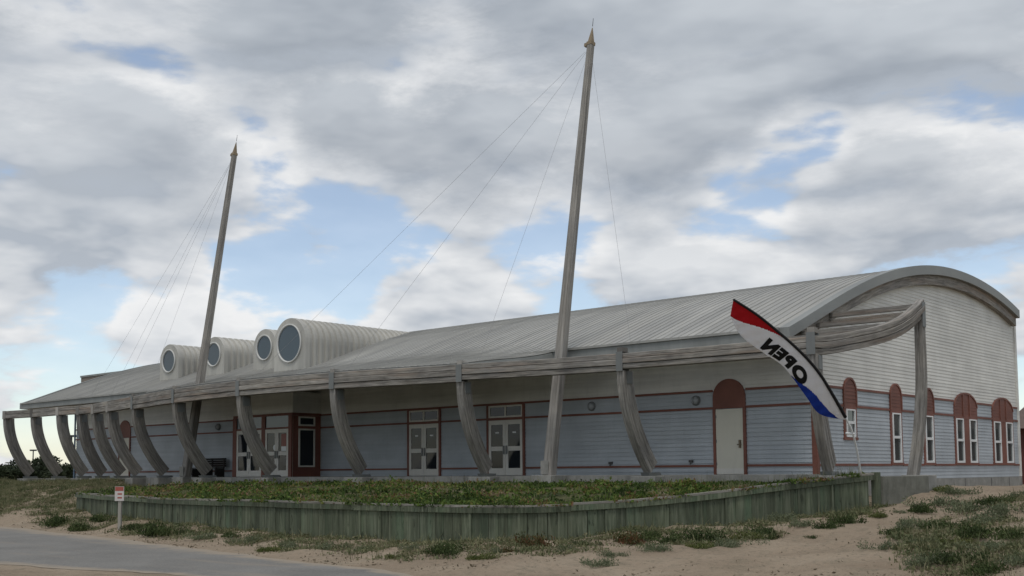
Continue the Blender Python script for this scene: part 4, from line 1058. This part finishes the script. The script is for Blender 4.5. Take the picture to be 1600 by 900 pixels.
F_YEL = foliage('yellow_green_leaves', [(0.1, (0.05, 0.07, 0.02)), (0.5, (0.10, 0.12, 0.035)), (0.9, (0.17, 0.17, 0.06))], 2)
F_GREY = foliage('grey_green_leaves', [(0.1, (0.065, 0.085, 0.045)), (0.5, (0.13, 0.15, 0.085)), (0.9, (0.21, 0.225, 0.145))], 2)
F_REDD = foliage('reddish_leaves', [(0.1, (0.04, 0.055, 0.018)), (0.45, (0.07, 0.07, 0.025)), (0.65, (0.13, 0.06, 0.03)), (0.9, (0.20, 0.065, 0.035))], 2)
F_TREE = foliage('far_scrub_leaves', [(0.1, (0.012, 0.018, 0.010)), (0.5, (0.025, 0.035, 0.016)), (0.9, (0.045, 0.055, 0.025))], 0.6, 0.1)

def leaf_quads(P, size, up=0.5, asp=2.0, r=rng):
    """diamond leaves at points P with random orientation"""
    n = len(P); d = r.normal(size=(n, 3)); d[:, 2] = np.abs(d[:, 2])*up*2+0.1; d /= np.linalg.norm(d, axis=1)[:, None]
    e = r.normal(size=(n, 3)); e -= d*(e*d).sum(1)[:, None]; e /= np.linalg.norm(e, axis=1)[:, None]
    sz = (size*r.uniform(0.6, 1.4, n))[:, None]
    a = P; b = P+d*sz*0.5+e*sz/asp/2; c = P+d*sz; f = P+d*sz*0.5-e*sz/asp/2
    V = np.stack([a, b, c, f], 1).reshape(-1, 3); Q = np.arange(4*n).reshape(n, 4)
    return V, Q
def blades(P, h, w, lean=0.45, r=rng):
    n = len(P); a = r.uniform(0, 2*np.pi, n); hh = h*r.uniform(0.5, 1.4, n); ln = r.uniform(0, lean, n)
    d = np.stack([np.cos(a), np.sin(a), np.zeros(n)], 1); s_ = np.stack([-np.sin(a), np.cos(a), np.zeros(n)], 1)*(w*r.uniform(0.6, 1.3, n))[:, None]
    z = np.array([0, 0, 1.0])
    mid = P+d*(ln*hh*0.35)[:, None]+z*(hh*0.55)[:, None]; tip = P+d*(ln*hh)[:, None]+z*(hh*0.97)[:, None]
    V = np.stack([P-s_*0.5, P+s_*0.5, mid+s_*0.4, mid-s_*0.4, tip], 1).reshape(-1, 3); i = np.arange(n)*5
    Q = np.concatenate([np.stack([i, i+1, i+2, i+3], 1), np.stack([i+3, i+2, i+4, i+4], 1)])
    return V, Q
def stuff(name, parts, mat, label):
    V = []; Q = []; o_ = 0
    for v, q in parts: V.append(v); Q.append(q+o_); o_ += len(v)
    V = np.concatenate(V); Q = np.concatenate(Q)
    # drop degenerate quads to triangles via separate meshes is unnecessary: tips use a doubled index
    bad = Q[:, 2] == Q[:, 3]
    V2 = V
    if bad.any():
        ext = V[Q[bad, 3]] + 1e-4; k = len(V); V2 = np.concatenate([V, ext]); Q = Q.copy(); Q[bad, 3] = np.arange(k, k+bad.sum())
    return tag(link(bpy.data.objects.new(name, fast_mesh(name, V2, Q, mat, rng.random(len(Q))))), label, kind='stuff')
# --- bed ground cover
bp = []
for _ in range(9000):
    u, v = rng.random(), rng.random()**1.1*1.0-0.012
    bp.append(bed_point(u, v))
bp = np.array(bp)
keep = ~in_poly(bp[:, 0], bp[:, 1], SLAB)
dn = 0.5*fbm(bp[:, 0], bp[:, 1], 0.7, 3, 60)+0.5*fbm(bp[:, 0], bp[:, 1], 2.3, 3, 64)
keep &= (rng.random(len(bp)) < np.clip((dn-0.36)/0.09, 0.04, 1)); bp = bp[keep]; dn = dn[keep]
hgt = 0.5*fbm(bp[:, 0], bp[:, 1], 0.9, 3, 77)+0.5*fbm(bp[:, 0], bp[:, 1], 3.0, 2, 79)
hcl = np.clip((hgt-0.36)*1.4, 0.015, 0.26)*np.clip((-2.6-bp[:, 1])/3.5, 0.25, 1)
LP = np.repeat(bp, 16, 0); hh = np.repeat(hcl, 16)
LP = LP+np.stack([rng.normal(0, 0.11, len(LP)), rng.normal(0, 0.11, len(LP)), rng.random(len(LP))*hh], 1)
LP = LP[(LP[:, 0] < 2.6)]
sel = rng.random(len(bp)) < np.clip((fbm(bp[:, 0], bp[:, 1], 1.4, 3, 95)-0.45)*4, 0.02, 0.6)
GB = np.repeat(bp[sel], 8, 0); GB = GB+np.stack([rng.normal(0, 0.09, len(GB)), rng.normal(0, 0.09, len(GB)), np.zeros(len(GB))], 1)
gh = rng.choice([0.12, 0.2, 0.34], len(GB), p=[0.5, 0.38, 0.12])
stuff('ground_cover', [leaf_quads(LP, rng.choice([0.05, 0.08, 0.11], len(LP)), 0.45)], F_BED, 'low green and russet ground cover filling the raised bed')
stuff('bed_grass', [blades(GB, gh, np.full(len(GB), 0.012), 0.7)], F_GRASS, 'dry grass blades standing among the ground cover of the bed')
# --- dune grass and creeping plants on the sand
def veg_density(x, y):
    pd = seg_dist(x, y, PATH); n_ = fbm(x, y, 0.5, 4, 12)
    wallp = [(w[0], w[1]) for w in WALL]
    wd_ = seg_dist(x, y, wallp)
    right = (x > 5.0+np.maximum(0, -7.0-y)*0.5) & (y > -16.5)
    m_ = fbm(x, y, 1.15, 3, 33)
    dR = np.clip((pd-1.0)/1.0, 0, 1)*np.clip((0.4*n_+0.6*m_-0.45)/0.07, 0.05, 1)*right
    dW = np.clip((2.8-wd_)/1.3, 0, 1)*np.clip((0.4*n_+0.6*m_-0.40)/0.08, 0.15, 1)*(pd > 0.9)
    dM = (wd_ < 5.0)*np.clip((0.4*n_+0.6*m_-0.46)/0.07, 0.04, 1)*0.7*(pd > 1.1)
    left = (x < -29.0)
    dL = left*np.clip((y+11.4)/1.6, 0, 1)*np.clip((n_-0.22)/0.15, 0.3, 1)
    d = np.maximum.reduce([dR*0.6, dW, dM, dL])
    rd = np.where(in_poly(x, y, ROADPOLY), 0, np.minimum(seg_dist(x, y, ROADPTS_FAR), 9))
    d = d*np.clip((rd-0.5)/0.8, 0, 1)
    und2 = in_poly(x, y, [(w[0], w[1]+0.05) for w in WALL]+[(0, -2), (-28, -2)])
    foot = (x > -47) & (x < 0.3) & (y > -3.0)
    return np.where(und2 | foot, 0, d)
cx_ = np.concatenate([rng.uniform(-46, -27, 9000), rng.uniform(-29, 4, 16000), rng.uniform(3, 14, 15000), rng.uniform(12, 22, 5000)])
cy_ = np.concatenate([rng.uniform(-12.5, -2.5, 9000), rng.uniform(-16.5, -1.5, 16000), rng.uniform(-16, 6, 15000), rng.uniform(-12, 8, 5000)])
dv = veg_density(cx_, cy_); k_ = rng.random(len(cx_)) < dv; cx_, cy_ = cx_[k_], cy_[k_]; cz_ = terr(cx_, cy_)
TP = np.stack([cx_, cy_, cz_-0.01], 1)
gp = np.repeat(TP, 11, 0); gp = gp+np.stack([rng.normal(0, 0.10, len(gp)), rng.normal(0, 0.10, len(gp)), np.zeros(len(gp))], 1)
lp = np.repeat(TP, 14, 0); lp = lp+np.stack([rng.normal(0, 0.12, len(lp)), rng.normal(0, 0.12, len(lp)), rng.random(len(lp))*0.07], 1)
stuff('dune_grass', [blades(gp, rng.choice([0.07, 0.14, 0.26], len(gp), p=[0.5, 0.4, 0.1]), np.full(len(gp), 0.013), 0.9), leaf_quads(lp, np.full(len(lp), 0.07), 0.35)], F_GRASS, 'sparse dune grass and creeping plants on the sand')
# dry litter on the bare sand
NLIT = 60000; lx = rng.uniform(-28, 16, NLIT); ly = rng.uniform(-17, 2, NLIT)
ok = (rng.random(NLIT) < np.clip((fbm(lx, ly, 0.9, 4, 90)-0.36)/0.2, 0.05, 1)) & ~in_poly(lx, ly, ROADPOLY) & ~in_poly(lx, ly, [(w[0], w[1]+0.05) for w in WALL]+[(0, -2), (-28, -2)]) & ((seg_dist(lx, ly, PATH) > 0.9) | (rng.random(NLIT) < 0.12))
lx, ly = lx[ok], ly[ok]; P_ = np.stack([lx, ly, terr(lx, ly)-0.008], 1)
F_LIT = foliage('dry_litter_colour', [(0.1, (0.11, 0.09, 0.06)), (0.5, (0.19, 0.155, 0.11)), (0.9, (0.33, 0.28, 0.21))], 3, 0.3)
stuff('dry_litter', [leaf_quads(P_, rng.choice([0.035, 0.05, 0.08], len(P_)), 0.18, 2.2)], F_LIT, 'dry plant litter scattered over the sand')

# --- single shrubs
def shrub_mesh(mat, seed, n=1500, flat=0.62, leaf=0.085):
    r = np.random.default_rng(seed); k = 9
    cen = r.normal(size=(k, 3))*np.array([0.42, 0.42, 0.12]); cen[:, 2] = np.abs(cen[:, 2])*0.7; rad_ = r.uniform(0.28, 0.55, k)
    j = r.integers(0, k, n); d = r.normal(size=(n, 3)); d /= np.linalg.norm(d, axis=1)[:, None]
    P = cen[j]+d*(rad_[j]*r.random(n)**0.35)[:, None]*np.array([1, 1, flat]); P[:, 2] = np.abs(P[:, 2])
    V, Q = leaf_quads(P, np.full(n, leaf), 0.5, 2.0, r)
    return fast_mesh('beach_shrub', V, Q, mat, r.random(len(Q)))
SM = {k: [shrub_mesh(m_, 10*i+j, 1500 if k != 'grey' else 1100) for j in range(3)] for i, (k, m_) in enumerate((('dark', F_DARK), ('yel', F_YEL), ('grey', F_GREY), ('red', F_REDD)))}
ADJ = {'dark': 'dark green', 'yel': 'yellow green', 'grey': 'grey green', 'red': 'russet tipped'}
SH = [(1475, 790, 24, 'grey', 'dune'), (1440, 800, 20, 'dark', 'dune'), (1530, 840, 30, 'dark', 'dune'), (1400, 835, 20, 'dark', 'dune'), (1460, 880, 24, 'grey', 'dune'), (1555, 895, 28, 'dark', 'dune'), (1490, 850, 20, 'yel', 'dune'), (1575, 805, 24, 'grey', 'dune'), (1030, 860, 20, 'grey', 'wall'), (1170, 842, 20, 'yel', 'wall'), (1250, 822, 16, 'grey', 'wall'), (1090, 858, 18, 'yel', 'wall'), (1208, 842, 14, 'dark', 'wall'), (770, 866, 16, 'grey', 'wall'), (905, 852, 16, 'dark', 'wall'), (1015, 842, 20, 'dark', 'wall'),  # px, py (base), radius px, kind, where
 (697, 866, 25, 'dark', 'wall'), (750, 874, 18, 'yel', 'wall'), (832, 856, 28, 'red', 'wall'), (796, 863, 15, 'red', 'wall'), (930, 884, 20, 'grey', 'wall'), (990, 850, 32, 'red', 'wall'), (1060, 850, 24, 'dark', 'wall'),
 (960, 868, 14, 'grey', 'wall'), (880, 862, 14, 'grey', 'wall'), (1100, 846, 30, 'dark', 'wall'), (1140, 855, 24, 'grey', 'wall'), (1190, 836, 24, 'dark', 'wall'), (1266, 842, 10, 'dark', 'path'), (1290, 826, 18, 'dark', 'path'), (1316, 818, 20, 'dark', 'path'),
 (1368, 808, 14, 'yel', 'wallend'), (1330, 797, 18, 'grey', 'wallend'), (1225, 815, 18, 'grey', 'wall'), (1388, 858, 18, 'grey', 'dune'), (1426, 828, 26, 'grey', 'dune'), (1436, 884, 22, 'grey', 'dune'), (1473, 826, 24, 'dark', 'dune'), (1500, 882, 30, 'dark', 'dune'),
 (1512, 800, 26, 'grey', 'dune'), (1585, 842, 24, 'dark', 'dune'), (1545, 818, 28, 'grey', 'dune'), (1560, 788, 22, 'dark', 'dune'), (1500, 772, 18, 'grey', 'dune'), (1590, 880, 22, 'grey', 'dune'), (1470, 768, 14, 'yel', 'dune'), (1540, 860, 24, 'grey', 'dune'), (1595, 778, 18, 'grey', 'dune'), (1405, 802, 9, 'grey', 'dune'), (1450, 850, 18, 'grey', 'dune'),
 (1390, 772, 9, 'dark', 'wallend'), (1455, 757, 10, 'dark', 'post'), (1425, 768, 8, 'dark', 'post'),
 (90, 822, 22, 'dark', 'road'), (127, 829, 20, 'dark', 'road'), (152, 815, 16, 'dark', 'road'), (237, 836, 26, 'dark', 'sign'), (212, 828, 16, 'dark', 'sign'), (262, 836, 14, 'yel', 'road'), (283, 837, 15, 'dark', 'road'), (322, 842, 18, 'grey', 'road'), (360, 839, 14, 'dark', 'road'), (385, 850, 18, 'grey', 'road'),
 (453, 856, 15, 'grey', 'road'), (418, 862, 14, 'yel', 'road'), (515, 860, 18, 'grey', 'road'), (560, 862, 14, 'grey', 'road'), (610, 872, 10, 'yel', 'road'), (640, 858, 12, 'grey', 'road')]
WH = {'wall': 'on the sand at the foot of the plank wall', 'path': 'at the edge of the sandy path', 'wallend': 'by the end post of the plank wall', 'dune': 'on the dune across the path from the plank wall',
      'post': 'at the base of the tall side post', 'road': 'on the sandy verge between road and plank wall', 'sign': 'next to the small notice sign'}
srng = random.Random(9)
BSH = [(-25.5, -9.2, 0.5, 'dark'), (-23, -7.4, 0.45, 'yel'), (-20.5, -9.6, 0.4, 'red'), (-17.8, -8.0, 0.55, 'dark'), (-15.2, -10.8, 0.45, 'yel'), (-13.0, -8.6, 0.5, 'red'), (-11.2, -11.2, 0.35, 'grey'), (-9.6, -9.0, 0.5, 'dark'),
       (-8.0, -10.6, 0.4, 'red'), (-6.4, -7.4, 0.5, 'dark'), (-5.2, -10.2, 0.35, 'yel'), (-3.6, -8.2, 0.45, 'grey'), (-2.2, -6.2, 0.4, 'dark'), (-0.8, -4.8, 0.35, 'yel'), (-18.5, -10.6, 0.35, 'grey'), (-7.2, -5.4, 0.35, 'yel')]
bedV = np.array(V_BED)
for x_, y_, r_, kd in BSH:
    z_ = bedV[np.argmin(np.hypot(bedV[:, 0]-x_, bedV[:, 1]-y_)), 2]
    o = bpy.data.objects.new('beach_shrub', srng.choice(SM[kd])); link(o); o.location = (x_, y_, z_-0.03); o.rotation_euler = (0, 0, srng.uniform(0, 6.28)); o.scale = (r_*1.2, r_*1.2, r_*0.75)
    tag(o, ADJ[kd]+' low beach shrub among the ground cover of the raised bed', 'shrub', ADJ[kd]+' shrubs in the raised bed')
for px, py, rp, kd, wh in SH:
    q, t_ = hit_ground(px, py); o = bpy.data.objects.new('beach_shrub', srng.choice(SM[kd])); link(o)
    r_ = rp*t_/F*1.45
    o.location = (q[0], q[1], q[2]-0.02); o.rotation_euler = (0, 0, srng.uniform(0, 6.28)); o.scale = (r_, r_, r_*srng.uniform(1.15, 1.55))
    tag(o, ADJ[kd]+' low beach shrub '+WH[wh], 'shrub', ADJ[kd]+' shrubs '+WH[wh])
# --- far scrub trees seen between the far columns
def tree_mesh(seed, n=5200):
    r = np.random.default_rng(seed); k = 16
    cen = r.normal(size=(k, 3))*np.array([1.6, 1.6, 0.55])+np.array([0, 0, 1.75]); rd_ = r.uniform(0.5, 1.15, k)
    j = r.integers(0, k, n); d = r.normal(size=(n, 3)); d /= np.linalg.norm(d, axis=1)[:, None]
    P = cen[j]+d*(rd_[j]*r.random(n)**0.3)[:, None]*np.array([1, 1, 0.75]); P[:, 2] = np.maximum(P[:, 2], 0.25)
    V, Q = leaf_quads(P, np.full(n, 0.28), 0.5, 1.8, r); return fast_mesh('crown', V, Q, F_TREE, r.random(len(Q)))
TM = [tree_mesh(300+i) for i in range(3)]
trm = []
for i in range(3):
    mb = MB(); r = random.Random(i)
    mb.cyl((0, 0, -0.3), (0.1, 0, 0.9), 0.16, 0.11, 8)
    for k in range(5):
        a = k*1.26+r.random(); mb.cyl((0.1, 0, 0.8), (0.1+1.1*math.cos(a), 1.1*math.sin(a), 1.7+r.random()*0.5), 0.09, 0.03, 6)
    trm.append(mb.data('trunk', wood('scrub_bark', (0.05, 0.045, 0.04), (0.09, 0.08, 0.07), (0.14, 0.125, 0.11), 'Object', (6, 6, 1))))
for i in range(17):
    px = -14+i*9.5+srng.uniform(-3, 3); D = 84+srng.uniform(-5, 9)+(i % 2)*8; t = dep(px, 740, D); gz = float(terr(np.array(t[0]), np.array(t[1])))
    T = empty('scrub_tree', (t[0], t[1], gz), srng.uniform(0, 6.28), 'low dark scrub tree in the thicket beyond the far columns', 'tree', 'scrub trees beyond the far columns')
    s_ = (1.95+0.5*math.sin(i*1.7)+srng.uniform(-0.2, 0.2) - gz*0.8)/2.75*0.56
    for nm, ms in (('crown', TM), ('trunk', trm)):
        o = bpy.data.objects.new(nm, ms[i % 3]); link(o, T); o.scale = (s_*1.5, s_*1.5, s_)
